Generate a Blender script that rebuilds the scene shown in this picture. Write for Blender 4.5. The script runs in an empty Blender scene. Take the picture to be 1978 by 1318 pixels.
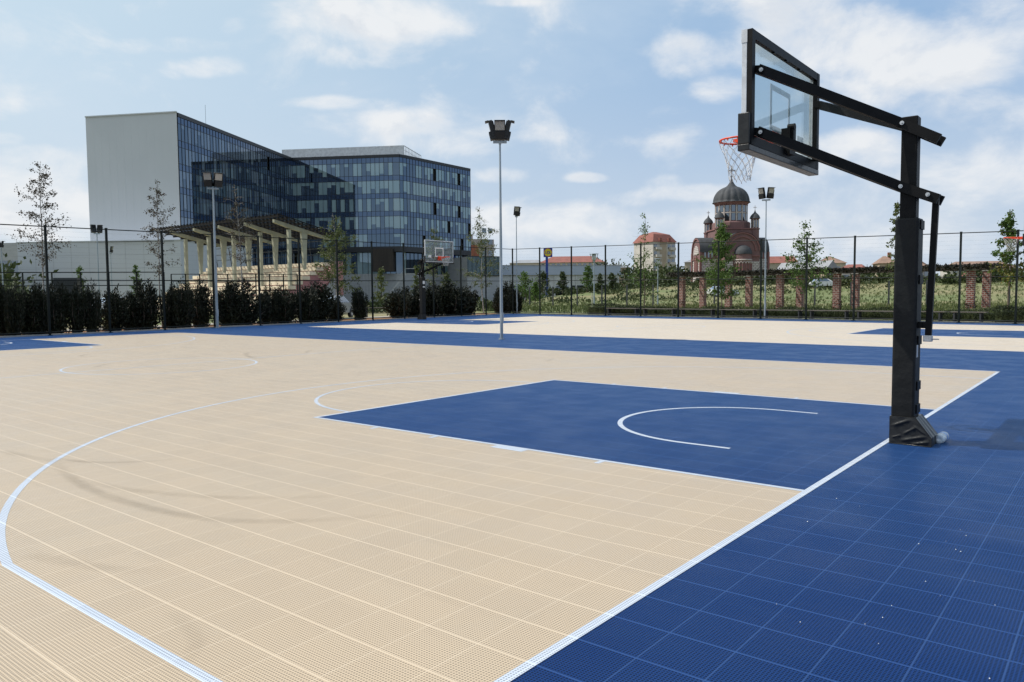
import bpy, bmesh, math, random
from math import sin, cos, pi, radians, sqrt, atan2, hypot
from mathutils import Vector, Matrix
random.seed(7)
scene = bpy.context.scene
COL = scene.collection

# ------------------------------------------------------------------ camera
F_PX = 1488.606; TILT = 0.06054918; ROLL = -0.0078834; YAW = 0.67541857
CAM = Vector((1.75707, -8.056596, 1.442036))
_s, _c = sin(YAW), cos(YAW)
FW = Vector((-_s * cos(TILT), _c * cos(TILT), -sin(TILT)))
_r0 = Vector((_c, _s, 0)); _u0 = _r0.cross(FW)
RT = cos(ROLL) * _r0 + sin(ROLL) * _u0
UP = -sin(ROLL) * _r0 + cos(ROLL) * _u0
cam_d = bpy.data.cameras.new('camera'); cam = bpy.data.objects.new('camera', cam_d); COL.objects.link(cam)
cam_d.sensor_width = 36.0; cam_d.lens = 36.0 * F_PX / 1978.0
cam_d.clip_start = 0.05; cam_d.clip_end = 5000
cam.matrix_world = Matrix(((RT.x, UP.x, -FW.x, CAM.x), (RT.y, UP.y, -FW.y, CAM.y), (RT.z, UP.z, -FW.z, CAM.z), (0, 0, 0, 1)))
scene.camera = cam

# surveying helpers: a bearing read off the photograph plus a measured distance gives a place in the world
def ray(x, y): return FW + RT * ((x - 989) / F_PX) + UP * ((659 - y) / F_PX)
def at(x, y, z): return CAM + ray(x, y) * z                  # z = distance along the view axis
def ground(x, y, h=0.0):
    d = ray(x, y); return CAM + d * ((h - CAM.z) / d.z)
def spot(x, z):                                              # ground point below bearing x at distance z
    p = at(x, 569 - (x - 989) * 0.0079, z); return Vector((p.x, p.y, 0))
def height(x, y, z): return at(x, y, z).z
def on_x(x, X):
    d = ray(x, 600); t = (X - CAM.x) / d.x; p = CAM + d * t; return Vector((p.x, p.y, 0))
def heading(p): return atan2(-(p.x - CAM.x), (p.y - CAM.y))   # rotation that turns local +y away from the viewer

# ------------------------------------------------------------------ mesh builder
class MB:
    def __init__(s): s.v = []; s.f = []; s.m = []; s.sm = []
    def add(s, vs, fs, mi=0, smooth=False):
        o = len(s.v); s.v += [tuple(v) for v in vs]
        for f in fs: s.f.append(tuple(i + o for i in f)); s.m.append(mi); s.sm.append(smooth)
        return s
    def quad(s, a, b, c, d, mi=0): return s.add([a, b, c, d], [(0, 1, 2, 3)], mi)
    def box(s, c, d, rz=0, mi=0, bev=0):
        x, y, z = d[0] / 2, d[1] / 2, d[2] / 2
        if bev:
            bm = bmesh.new(); bmesh.ops.create_cube(bm, size=1)
            for v in bm.verts: v.co = Vector((v.co.x * d[0], v.co.y * d[1], v.co.z * d[2]))
            bmesh.ops.bevel(bm, geom=bm.edges[:], offset=bev, segments=2, affect='EDGES', profile=.5)
            bm.verts.index_update()
            vs = [v.co.copy() for v in bm.verts]; fs = [tuple(v.index for v in f.verts) for f in bm.faces]; bm.free()
        else:
            vs = [Vector(p) for p in ((-x, -y, -z), (x, -y, -z), (x, y, -z), (-x, y, -z), (-x, -y, z), (x, -y, z), (x, y, z), (-x, y, z))]
            fs = [(0, 3, 2, 1), (4, 5, 6, 7), (0, 1, 5, 4), (1, 2, 6, 5), (2, 3, 7, 6), (3, 0, 4, 7)]
        R = Matrix.Rotation(rz, 3, 'Z'); c = Vector(c)
        return s.add([R @ v + c for v in vs], fs, mi)
    def beam(s, a, b, w, h, mi=0, up=(0, 0, 1)):               # rectangular bar from a to b
        a = Vector(a); b = Vector(b); d = (b - a).normalized(); up = Vector(up)
        if abs(d.dot(up)) > .98: up = Vector((1, 0, 0))
        r = d.cross(up).normalized(); u = r.cross(d)
        vs = []
        for p in (a, b):
            for i, j in ((-1, -1), (1, -1), (1, 1), (-1, 1)): vs.append(p + r * (i * w / 2) + u * (j * h / 2))
        return s.add(vs, [(0, 1, 2, 3), (7, 6, 5, 4), (0, 4, 5, 1), (1, 5, 6, 2), (2, 6, 7, 3), (3, 7, 4, 0)], mi)
    def cyl(s, a, b, r0, r1=None, n=10, mi=0, caps=True, smooth=True):
        r1 = r0 if r1 is None else r1
        a = Vector(a); b = Vector(b); d = (b - a).normalized(); up = Vector((0, 0, 1)) if abs(d.z) < .95 else Vector((1, 0, 0))
        r = d.cross(up).normalized(); u = r.cross(d); vs = []
        for p, q in ((a, r0), (b, r1)):
            for k in range(n): t = 2 * pi * k / n; vs.append(p + r * (cos(t) * q) + u * (sin(t) * q))
        s.add(vs, [(k, (k + 1) % n, n + (k + 1) % n, n + k) for k in range(n)], mi, smooth)
        if caps: s.add(vs[:n], [tuple(range(n - 1, -1, -1))], mi); s.add(vs[n:], [tuple(range(n))], mi)
        return s
    def tube(s, pts, r, n=6, mi=0, taper=None, closed=False):
        pts = [Vector(p) for p in pts]; m = len(pts); vs = []; prev = None
        for i, p in enumerate(pts):
            if closed: d = pts[(i + 1) % m] - pts[i - 1]
            else: d = pts[min(i + 1, m - 1)] - pts[max(i - 1, 0)]
            d.normalize()
            if prev is None:
                up = Vector((0, 0, 1)) if abs(d.z) < .9 else Vector((1, 0, 0)); e = d.cross(up).normalized()
            else: e = (prev - d * prev.dot(d)).normalized()
            prev = e; w = d.cross(e); q = r if taper is None else r + (taper - r) * i / max(1, m - 1)
            for k in range(n): t = 2 * pi * k / n; vs.append(p + e * (cos(t) * q) + w * (sin(t) * q))
        fs = []
        for i in range(m if closed else m - 1):
            j = (i + 1) % m
            for k in range(n): fs.append((i * n + k, i * n + (k + 1) % n, j * n + (k + 1) % n, j * n + k))
        s.add(vs, fs, mi, True)
        if not closed: s.add(vs[:n], [tuple(range(n - 1, -1, -1))], mi); s.add(vs[-n:], [tuple(range(n))], mi)
        return s
    def lathe(s, c, prof, n=24, mi=0, smooth=True, a0=0, a1=2 * pi, fn=None):
        c = Vector(c); full = abs(a1 - a0 - 2 * pi) < 1e-6; k2 = n if full else n + 1; vs = []
        for r, z in prof:
            for k in range(k2):
                t = a0 + (a1 - a0) * k / n; q = r if fn is None else fn(r, z, t)
                vs.append(c + Vector((cos(t) * q, sin(t) * q, z)))
        fs = []
        for i in range(len(prof) - 1):
            for k in range(n):
                j = (k + 1) % k2 if full else k + 1
                fs.append((i * k2 + k, i * k2 + j, (i + 1) * k2 + j, (i + 1) * k2 + k))
        return s.add(vs, fs, mi, smooth)
    def prism(s, poly, axis, d, mi=0):                         # poly: list of 3D points, swept by vector d
        n = len(poly); a = [Vector(p) for p in poly]; d = Vector(d); b = [p + d for p in a]
        s.add(a + b, [tuple(range(n - 1, -1, -1)), tuple(range(n, 2 * n))] + [(k, (k + 1) % n, n + (k + 1) % n, n + k) for k in range(n)], mi)
        return s
    def build(s, name, mats, parent=None):
        me = bpy.data.meshes.new(name); me.from_pydata(s.v, [], s.f)
        if not isinstance(mats, (list, tuple)): mats = [mats]
        for m in mats: me.materials.append(m)
        me.polygons.foreach_set('material_index', s.m); me.polygons.foreach_set('use_smooth', s.sm); me.update()
        o = bpy.data.objects.new(name, me); COL.objects.link(o)
        if parent: o.parent = parent
        return o

def empty(name, loc=(0, 0, 0), rz=0, sc=1):
    o = bpy.data.objects.new(name, None); COL.objects.link(o); o.location = loc; o.rotation_euler = (0, 0, rz); o.scale = (sc, sc, sc); o.empty_display_size = .2
    return o
def tag(o, label=None, cat=None, group=None, kind=None):
    if label: o['label'] = label
    if cat: o['category'] = cat
    if group: o['group'] = group
    if kind: o['kind'] = kind
    return o
def struct(o): o['kind'] = 'structure'; return o
CH = {}
def kids(o): return [c for c in COL.objects if c.parent == o]
def copy_tree(o, parent=None):
    c = o.copy(); COL.objects.link(c)
    if parent: c.parent = parent
    for k in kids(o): copy_tree(k, c)
    return c
ORD = ['first', 'second', 'third', 'fourth', 'fifth', 'sixth', 'seventh', 'eighth', 'ninth', 'tenth', 'eleventh', 'twelfth', 'thirteenth', 'fourteenth', 'fifteenth', 'sixteenth', 'seventeenth', 'eighteenth', 'nineteenth', 'twentieth']
for t in ('first', 'second', 'third', 'fourth', 'fifth', 'sixth', 'seventh', 'eighth', 'ninth'): ORD.append('twenty-' + t)

# ------------------------------------------------------------------ materials
class NT:
    def __init__(s, tree): s.t = tree; s.n = tree.nodes; s.l = tree.links
    def new(s, ty, **kw):
        n = s.n.new(ty)
        for k, v in kw.items():
            if hasattr(n, k): setattr(n, k, v)
        return n
    def set(s, sock, v):
        if hasattr(v, 'is_output') or isinstance(v, bpy.types.NodeSocket): s.l.new(v, sock)
        else: sock.default_value = v
    def math(s, op, a, b=None, c=None, clamp=False):
        n = s.new('ShaderNodeMath', operation=op, use_clamp=clamp); s.set(n.inputs[0], a)
        if b is not None: s.set(n.inputs[1], b)
        if c is not None: s.set(n.inputs[2], c)
        return n.outputs[0]
    def vmath(s, op, a, b=None):
        n = s.new('ShaderNodeVectorMath', operation=op); s.set(n.inputs[0], a)
        if b is not None: s.set(n.inputs[1], b)
        return n.outputs['Value'] if op in ('DOT_PRODUCT', 'LENGTH') else n.outputs[0]
    def mix(s, f, a, b, bt='MIX'):
        n = s.new('ShaderNodeMix', data_type='RGBA', blend_type=bt); s.set(n.inputs['Factor'], f)
        for sk, v in ((n.inputs[6], a), (n.inputs[7], b)):
            s.set(sk, v if isinstance(v, bpy.types.NodeSocket) else (v[0], v[1], v[2], 1))
        return n.outputs[2]
    def noise(s, vec, scale, detail=4, rough=.55, dist=0):
        n = s.new('ShaderNodeTexNoise'); n.inputs['Scale'].default_value = scale; n.inputs['Detail'].default_value = detail
        n.inputs['Roughness'].default_value = rough; n.inputs['Distortion'].default_value = dist
        if vec is not None: s.l.new(vec, n.inputs['Vector'])
        return n.outputs[0]
    def rng(s, v, a, b, c=0, d=1, smooth=True):
        n = s.new('ShaderNodeMapRange', interpolation_type='SMOOTHSTEP' if smooth else 'LINEAR')
        s.set(n.inputs[0], v); n.inputs[1].default_value = a; n.inputs[2].default_value = b; n.inputs[3].default_value = c; n.inputs[4].default_value = d
        return n.outputs[0]
def newmat(name):
    m = bpy.data.materials.new(name); m.use_nodes = True; t = NT(m.node_tree); return m, t, m.node_tree.nodes['Principled BSDF']
def mat(name, col, rough=.6, metal=0, col2=None, scale=4, bump=0, bscale=None, spec=.5, lo=.35, hi=.65, coord='Object', stretch=None):
    m, t, b = newmat(name); b.inputs['Roughness'].default_value = rough; b.inputs['Metallic'].default_value = metal
    b.inputs['Specular IOR Level'].default_value = spec
    tc = t.new('ShaderNodeTexCoord'); vec = tc.outputs[coord]
    if stretch: vec = t.vmath('MULTIPLY', vec, stretch)
    if col2 is None: col2 = [c * .82 for c in col]
    f = t.rng(t.noise(vec, scale, 5), lo, hi); t.l.new(t.mix(f, col, col2), b.inputs['Base Color'])
    if bump:
        bn = t.new('ShaderNodeBump'); bn.inputs['Strength'].default_value = bump; bn.inputs['Distance'].default_value = .02
        t.l.new(t.noise(vec, bscale or scale * 6, 4), bn.inputs['Height']); t.l.new(bn.outputs[0], b.inputs['Normal'])
    return m

TILE = .2895
def court_mat(name, col, seam, dust, hole, spec=.3, seamk=.42, sheen=None, sw=.015):
    m, t, b = newmat(name)
    tc = t.new('ShaderNodeTexCoord'); P = tc.outputs['Object']
    sep = t.new('ShaderNodeSeparateXYZ'); t.l.new(P, sep.inputs[0])
    def cell(o, per, off=0): return t.math('FRACT', t.math('ADD', t.math('DIVIDE', o, per), 100.0 + off))
    def edge(o, per, w, off=0):                               # 1 close to the cell border
        f = cell(o, per, off); d = t.math('ABSOLUTE', t.math('SUBTRACT', f, .5)); return t.rng(d, .5 - w, .5 - w * .5)
    X, Y = sep.outputs[0], sep.outputs[1]
    sx = edge(X, TILE, sw, .046); sy = edge(Y, TILE, sw, -.22)
    seamf = t.math('MAXIMUM', t.math('MULTIPLY', sx, .75), sy)
    hx = edge(X, TILE / 20, .26); hy = edge(Y, TILE / 20, .26)
    rib = t.math('MAXIMUM', hx, hy)                            # 1 on ribs, 0 in the little holes between them
    solid = t.math('MAXIMUM', rib, seamf, clamp=True)
    tilev = t.new('ShaderNodeTexWhiteNoise'); tilev.noise_dimensions = '2D'
    fl = t.new('ShaderNodeVectorMath', operation='FLOOR'); dv = t.vmath('DIVIDE', P, (TILE, TILE, 1)); t.l.new(dv, fl.inputs[0]); t.l.new(fl.outputs[0], tilev.inputs['Vector'])
    c = t.mix(t.math('MULTIPLY', tilev.outputs[0], .22), col, [k * .78 for k in col])
    n1 = t.rng(t.noise(P, .35, 6, .6), .42, .72); n2 = t.rng(t.noise(P, 2.6, 5, .62, .6), .5, .8)
    n3 = t.rng(t.noise(P, 11, 3, .6), .62, .8)
    c = t.mix(t.math('MULTIPLY', n1, .30), c, dust); c = t.mix(t.math('MULTIPLY', n2, .22), c, dust); c = t.mix(t.math('MULTIPLY', n3, .12), c, dust)
    n4 = t.rng(t.noise(P, 1.1, 7, .7, 1.2), .60, .74); c = t.mix(t.math('MULTIPLY', n4, .16), c, [k * .55 for k in col])
    c = t.mix(t.math('MULTIPLY', seamf, seamk), c, seam)
    c = t.mix(t.math('MULTIPLY', t.math('SUBTRACT', 1.0, solid), hole), c, [k * .16 for k in col])
    t.l.new(c, b.inputs['Base Color'])
    b.inputs['Specular IOR Level'].default_value = spec
    if sheen: b.inputs['Sheen Weight'].default_value = sheen[0]; b.inputs['Sheen Roughness'].default_value = sheen[1]; b.inputs['Sheen Tint'].default_value = (*sheen[2], 1)
    t.l.new(t.rng(t.noise(P, 1.7, 4), .3, .7, .36, .52), b.inputs['Roughness'])
    bn = t.new('ShaderNodeBump'); bn.inputs['Strength'].default_value = .35; bn.inputs['Distance'].default_value = .004
    t.l.new(solid, bn.inputs['Height']); t.l.new(bn.outputs[0], b.inputs['Normal'])
    return m
M = {}
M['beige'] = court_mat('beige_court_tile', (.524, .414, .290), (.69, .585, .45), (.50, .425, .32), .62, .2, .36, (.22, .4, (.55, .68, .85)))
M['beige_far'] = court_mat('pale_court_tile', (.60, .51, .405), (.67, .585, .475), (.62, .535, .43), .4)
M['blue'] = court_mat('blue_court_tile', (.0055, .0290, .128), (.045, .100, .25), (.015, .050, .152), .92, .07, .50, (.50, .28, (.17, .42, .82)), .018)
M['line'] = court_mat('pale_blue_line_tile', (.52, .58, .68), (.66, .70, .76), (.56, .58, .62), .62)
M['black'] = mat('black_powder_coat', (.0035, .0035, .004), .5, spec=.16, col2=(.009, .009, .0095), scale=7, bump=.06, bscale=60, lo=.4, hi=.8)
M['pad'] = mat('black_vinyl', (.0055, .006, .0066), .55, col2=(.009, .0096, .0102), scale=8, bump=.4, bscale=9, spec=.26)
M['vinyl'] = mat('grey_vinyl_cover', (.016, .0165, .017), .30, col2=(.022, .0225, .023), scale=9, bump=.25, bscale=12, spec=.32)
M['alu'] = mat('brushed_aluminium', (.62, .63, .65), .42, .55, scale=12)
M['zinc'] = mat('zinc_bolt', (.62, .62, .62), .35, .85, scale=60)
M['galv'] = mat('galvanised_steel', (.34, .39, .43), .45, .35, col2=(.25, .30, .34), scale=3, stretch=(6, 6, .6))
M['rim'] = mat('orange_red_paint', (.76, .065, .015), .4, scale=20)
M['net'] = mat('white_net_cord', (.70, .69, .67), .8, scale=40)
M['white'] = mat('white_plastic', (.78, .78, .77), .5, scale=14)
M['fence'] = mat('dark_green_fence_paint', (.005, .009, .0085), .5, spec=.2, scale=8)
M['lampglass'] = mat('floodlight_glass', (.42, .40, .36), .2, .2, scale=16)
M['lampbody'] = mat('floodlight_housing', (.005, .005, .0055), .5, scale=20)
M['bark'] = mat('birch_bark', (.42, .40, .36), .85, col2=(.12, .11, .10), scale=9, stretch=(1, 1, 3), bump=.3)
M['bark2'] = mat('brown_bark', (.14, .105, .08), .9, col2=(.07, .055, .045), scale=12, bump=.4)
M['steeldark'] = mat('dark_steel', (.03, .034, .038), .5, scale=10)
def leafmat(name, c1, c2, scale=1.4, trans=.3):
    m, t, b = newmat(name); b.inputs['Roughness'].default_value = .6; b.inputs['Specular IOR Level'].default_value = .25
    gi = t.new('ShaderNodeNewGeometry'); tc = t.new('ShaderNodeTexCoord')
    f = t.rng(t.noise(tc.outputs['Object'], scale, 4, .7), .3, .7)
    c = t.mix(f, c1, c2); rn = gi.outputs['Random Per Island']; c = t.mix(t.math('MULTIPLY', rn, .5), c, [k * .45 for k in c1])
    t.l.new(c, b.inputs['Base Color'])
    tr = t.new('ShaderNodeBsdfTranslucent'); t.l.new(c, tr.inputs[0]); ms = t.new('ShaderNodeMixShader'); ms.inputs[0].default_value = trans
    t.l.new(b.outputs[0], ms.inputs[1]); t.l.new(tr.outputs[0], ms.inputs[2]); t.l.new(ms.outputs[0], m.node_tree.nodes['Material Output'].inputs[0])
    return m
M['leaf_birch'] = leafmat('birch_leaf', (.085, .12, .035), (.15, .17, .06))
M['leaf_backlit'] = leafmat('backlit_birch_leaf', (.045, .05, .032), (.09, .055, .03))  # birch leaf copy with the backlit trees' shade put into its colour
M['leaf_lime'] = leafmat('fresh_green_leaf', (.075, .14, .028), (.13, .20, .05))
M['leaf_yellow'] = leafmat('yellowing_leaf', (.20, .16, .03), (.11, .12, .03))
M['leaf_dark'] = leafmat('juniper_needle', (.010, .014, .009), (.030, .036, .016), trans=.05)
M['leaf_mid'] = leafmat('scrub_leaf', (.045, .07, .026), (.08, .095, .035), .25, .15)
M['leaf_hedge'] = leafmat('box_hedge_leaf', (.014, .024, .008), (.05, .065, .02), 2.5, .15)
M['grass'] = leafmat('dry_grass_blade', (.085, .125, .036), (.15, .155, .062), .09, .12)
M['vine'] = leafmat('bare_vine', (.022, .022, .013), (.035, .030, .020), trans=.08)

# ------------------------------------------------------------------ sun and sky
SUN_AZ = Vector((-.875, -.484, 0)).normalized(); EL = radians(52)
S = SUN_AZ * cos(EL) + Vector((0, 0, sin(EL)))
sl = bpy.data.lights.new('sun', 'SUN'); sl.energy = 4.6; sl.angle = radians(.53); sl.color = (1.0, .955, .88)
so = bpy.data.objects.new('sun', sl); COL.objects.link(so); so.rotation_euler = S.to_track_quat('Z', 'Y').to_euler(); so.location = S * 60
world = bpy.data.worlds.new('World'); scene.world = world; world.use_nodes = True
w = NT(world.node_tree); bg = world.node_tree.nodes['Background']; bg.inputs[1].default_value = .10
sky = w.new('ShaderNodeTexSky', sky_type='NISHITA'); sky.sun_disc = False; sky.sun_elevation = EL; sky.sun_rotation = atan2(SUN_AZ.x, SUN_AZ.y)
sky.air_density = 1.0; sky.dust_density = 1.6; sky.ozone_density = 1.4; sky.altitude = 150
tc = w.new('ShaderNodeTexCoord'); D = tc.outputs['Generated']
BLOBS = [(735, 30, 190, 62, .62), (600, 50, 75, 30, .36), (715, 105, 120, 30, .48), (640, 82, 90, 26, .36), (335, 88, 95, 20, .46), (385, 132, 88, 24, .52), (300, 20, 70, 34, .42), (440, 50, 38, 22, .32), (640, 198, 100, 15, .46), (800, 238, 110, 30, .62), (740, 262, 80, 22, .42), (880, 262, 70, 34, .36),
         (1325, 108, 100, 44, .66), (1390, 165, 75, 34, .52), (1500, 100, 130, 56, .56), (1650, 75, 190, 70, .58), (1800, 120, 140, 56, .58), (1560, 20, 170, 40, .48), (1930, 35, 150, 56, .48), (1900, 220, 130, 48, .46), (1640, 175, 140, 36, .42), (1141, 344, 55, 13, .58), (1330, 372, 120, 22, .56), (1225, 384, 60, 22, .45), (1300, 350, 60, 16, .4),
         (1675, 275, 110, 26, .52), (1720, 345, 280, 80, .46), (1560, 330, 120, 46, .46), (1960, 310, 140, 90, .46), (60, 298, 70, 24, .52), (15, 268, 40, 14, .52), (15, 212, 40, 22, .36), (50, 365, 120, 36, .30), (980, 4, 70, 10, .46), (968, 340, 60, 20, .46), (1040, 258, 60, 20, .32), (1285, 278, 60, 28, .26), (1080, 425, 300, 44, .46), (140, 420, 240, 60, .46), (1560, 435, 420, 60, .48), (120, 340, 170, 55, .38), (1250, 430, 160, 30, .4), (830, 250, 190, 60, .46)]
tot = None
for (bx, by, a, b_, amp) in BLOBS:
    c = ray(bx, by).normalized(); r = RT - c * c.dot(RT); r.normalize(); u = r.cross(c); k = F_PX
    n = w.new('ShaderNodeCombineXYZ')
    w.l.new(w.vmath('DOT_PRODUCT', D, tuple(r * (k / a))), n.inputs[0]); w.l.new(w.vmath('DOT_PRODUCT', D, tuple(u * (k / b_))), n.inputs[1])
    w.l.new(w.math('MULTIPLY_ADD', w.vmath('DOT_PRODUCT', D, tuple(c)), -4.0, 4.0), n.inputs[2])
    g = w.rng(w.vmath('LENGTH', n.outputs[0]), .35, 1.55, amp, 0)
    tot = g if tot is None else w.math('MAXIMUM', tot, w.math('MULTIPLY_ADD', g, .55, w.math('MULTIPLY', tot, .55))) if False else w.math('SMOOTH_MAX', tot, g, .25)
Dn = w.vmath('MULTIPLY', D, (1, 1, 1.7))
nz = w.noise(Dn, 7.5, 10, .58, .25)
nzu = w.noise(w.vmath('ADD', Dn, (SUN_AZ.x * .015, SUN_AZ.y * .015, .04)), 7.5, 5, .58, .25)
sepd = w.new('ShaderNodeSeparateXYZ'); w.l.new(D, sepd.inputs[0])
inview = w.rng(w.vmath('DOT_PRODUCT', D, tuple(FW)), .55, .75, 1, 0)
other = w.math('MULTIPLY', w.rng(w.noise(Dn, 2.3, 2, .5), .48, .66, 0, .5), inview)
dens_raw = w.math('MULTIPLY_ADD', w.math('SUBTRACT', nz, .5), 1.55, w.math('ADD', tot, other))
dens = w.rng(dens_raw, .20, .70)
veil = w.rng(w.noise(w.vmath('MULTIPLY', D, (1, 1, 2.6)), 2.6, 6, .6, .4), .42, .76, 0, .30)
shade = w.rng(w.math('SUBTRACT', nz, nzu), -.10, .06)
thick = w.rng(dens_raw, .40, .85)
cl = w.mix(w.math('MULTIPLY', thick, w.math('SUBTRACT', 1.0, shade)), (8.9, 9.0, 9.1), (6.6, 7.1, 7.8))
glow = w.rng(w.vmath('DOT_PRODUCT', D, tuple(S)), .0, .72)
skyc = w.mix(.72, sky.outputs[0], w.mix(glow, (3.5, 5.5, 8.3), (7.0, 8.6, 9.5)))
skyc = w.mix(veil, skyc, (7.0, 7.9, 8.9))
haze = w.rng(sepd.outputs[2], -.02, .34, .78, 0)
skyc = w.mix(haze, skyc, (6.5, 7.2, 8.1))
fin = w.mix(w.math('MULTIPLY', dens, .88), skyc, cl)
w.l.new(fin, bg.inputs[0])
scene.view_settings.view_transform = 'Standard'; scene.view_settings.look = 'None'; scene.view_settings.exposure = 0; scene.view_settings.gamma = 1
scene.cycles.max_bounces = 6; scene.cycles.transparent_max_bounces = 24; scene.cycles.caustics_reflective = False; scene.cycles.caustics_refractive = False
# ------------------------------------------------------------------ ground and courts
def sheet(name, pts, z, m):
    b = MB(); b.add([(p[0], p[1], z) for p in pts], [tuple(range(len(pts)))]); return struct(b.build(name, m))
def subgrid(name, x0, x1, y0, y1, z, m, st=12):
    b = MB()
    nx = max(1, int((x1 - x0) / st)); ny = max(1, int((y1 - y0) / st))
    vs = [(x0 + (x1 - x0) * i / nx, y0 + (y1 - y0) * j / ny, z) for j in range(ny + 1) for i in range(nx + 1)]
    b.add(vs, [(j * (nx + 1) + i, j * (nx + 1) + i + 1, (j + 1) * (nx + 1) + i + 1, (j + 1) * (nx + 1) + i) for j in range(ny) for i in range(nx)])
    return struct(b.build(name, m))
m, t, b = newmat('dry_meadow_soil'); tcn = t.new('ShaderNodeTexCoord'); P = tcn.outputs['Object']
c = t.mix(t.rng(t.noise(P, .05, 6, .6), .38, .62), (.12, .15, .05), (.23, .195, .10)); c = t.mix(t.rng(t.noise(P, .9, 5, .65), .45, .75), c, (.085, .11, .036))
t.l.new(c, b.inputs['Base Color']); b.inputs['Roughness'].default_value = .95; M['soil'] = m
M['mulch'] = mat('orange_bark_mulch', (.34, .155, .06), .95, col2=(.15, .085, .045), scale=7, bump=.9, bscale=30)
M['path'] = mat('pale_gravel_path', (.36, .32, .27), .95, col2=(.26, .235, .20), scale=2, bump=.3)
M['kerb'] = mat('concrete_kerb', (.34, .33, .31), .9, scale=5, bump=.2)
M['redpath'] = mat('red_brick_paving', (.20, .085, .065), .85, col2=(.13, .06, .05), scale=6, bump=.3)
subgrid('ground', -1500, 1500, -300, 2400, -.05, M['soil'], 150)

M['meadow'] = M['soil']
LF0, LF1 = Vector((-30.60, 4.0, 0)), Vector((-33.75, 36.4, 0))          # long fence on the left, ends at the far corner
dL = (LF1 - LF0).normalized()
RF1 = Vector((6.0, 29.95, 0)); dR = (RF1 - LF1).normalized()
def bearing_on(x, A, B):                                                 # where bearing x crosses the line A-B on the ground
    d = ray(x, 600); nx, ny = -(B.y - A.y), (B.x - A.x)
    k = ((A.x - CAM.x) * nx + (A.y - CAM.y) * ny) / (d.x * nx + d.y * ny)
    return Vector((CAM.x + d.x * k, CAM.y + d.y * k, 0))
LFm = LF0 - dL * 40
eL = Vector((dL.y, -dL.x, 0)); eR = Vector((-dR.y, dR.x, 0))              # eL points to the court, eR away from it
RFe = LF1 + dR * 70
sheet('court_surround', [LFm, (40, -36, 0), RFe, LF1], 0, M['blue'])
sheet('mulch_bed', [LFm - eL * .05, LF1 - eL * .05, LF1 - eL * 3.4, LFm - eL * 3.4], -.012, M['mulch'])
sheet('mulch_strip', [LF1 + eR * .05 - dR * 3.2, LF1 + dR * 8 + eR * .05, LF1 + dR * 8 + eR * 1.6, LF1 + eR * 1.6 - dR * 3.2], -.016, M['mulch'])
sheet('brick_path', [LF1 + eR * .05 + dR * 8, RFe + eR * .05, RFe + eR * 1.1, LF1 + eR * 1.1 + dR * 8], -.010, M['redpath'])
sheet('path', [LFm - eL * 3.4, LF1 - eL * 3.4 + dL * 2, LF1 - eL * 6.2 + dL * 2, LFm - eL * 6.2], -.02, M['path'])
kb = MB(); kb.beam(LFm - eL * .02 + Vector((0, 0, .02)), LF1 - eL * .02 + Vector((0, 0, .02)), .09, .08); kb.beam(LF1 + eR * .1 + Vector((0, 0, .02)), RFe + eR * .1 + Vector((0, 0, .02)), .12, .08)
struct(kb.build('kerb', M['kerb']))

def sstep(a, b, x): x = max(0.0, min(1.0, (x - a) / (b - a))); return x * x * (3 - 2 * x)
def terr(p):                                                    # the meadow climbs gently away from the far fence
    d = Vector((p[0], p[1], 0)) - Vector((CAM.x, CAM.y, 0)); fx = 989 + F_PX * d.dot(Vector((_c, _s, 0))) / max(1, d.dot(Vector((-_s, _c, 0))))
    e = (Vector((p[0], p[1], 0)) - LF1).dot(eR)
    return 3.0 * sstep(36, 100, e) * sstep(925, 1010, fx) + .12 * sin(p[0] * .21) * sin(p[1] * .17) * sstep(20, 45, e)
tg = MB(); A0, A1, E0_, E1_, nA, nE = -60, 290, 3.0, 250, 116, 90
vs = []
for j in range(nE + 1):
    for i_ in range(nA + 1):
        q = LF1 + dR * (A0 + (A1 - A0) * i_ / nA) + eR * (E0_ + (E1_ - E0_) * (j / nE) ** 1.25); vs.append((q.x, q.y, terr(q) - .02 + (-.2 if j == 0 or i_ == 0 else 0)))
tg.add(vs, [(j * (nA + 1) + i_, j * (nA + 1) + i_ + 1, (j + 1) * (nA + 1) + i_ + 1, (j + 1) * (nA + 1) + i_) for j in range(nE) for i_ in range(nA)], smooth=True)
struct(tg.build('meadow', M['meadow']))

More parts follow.
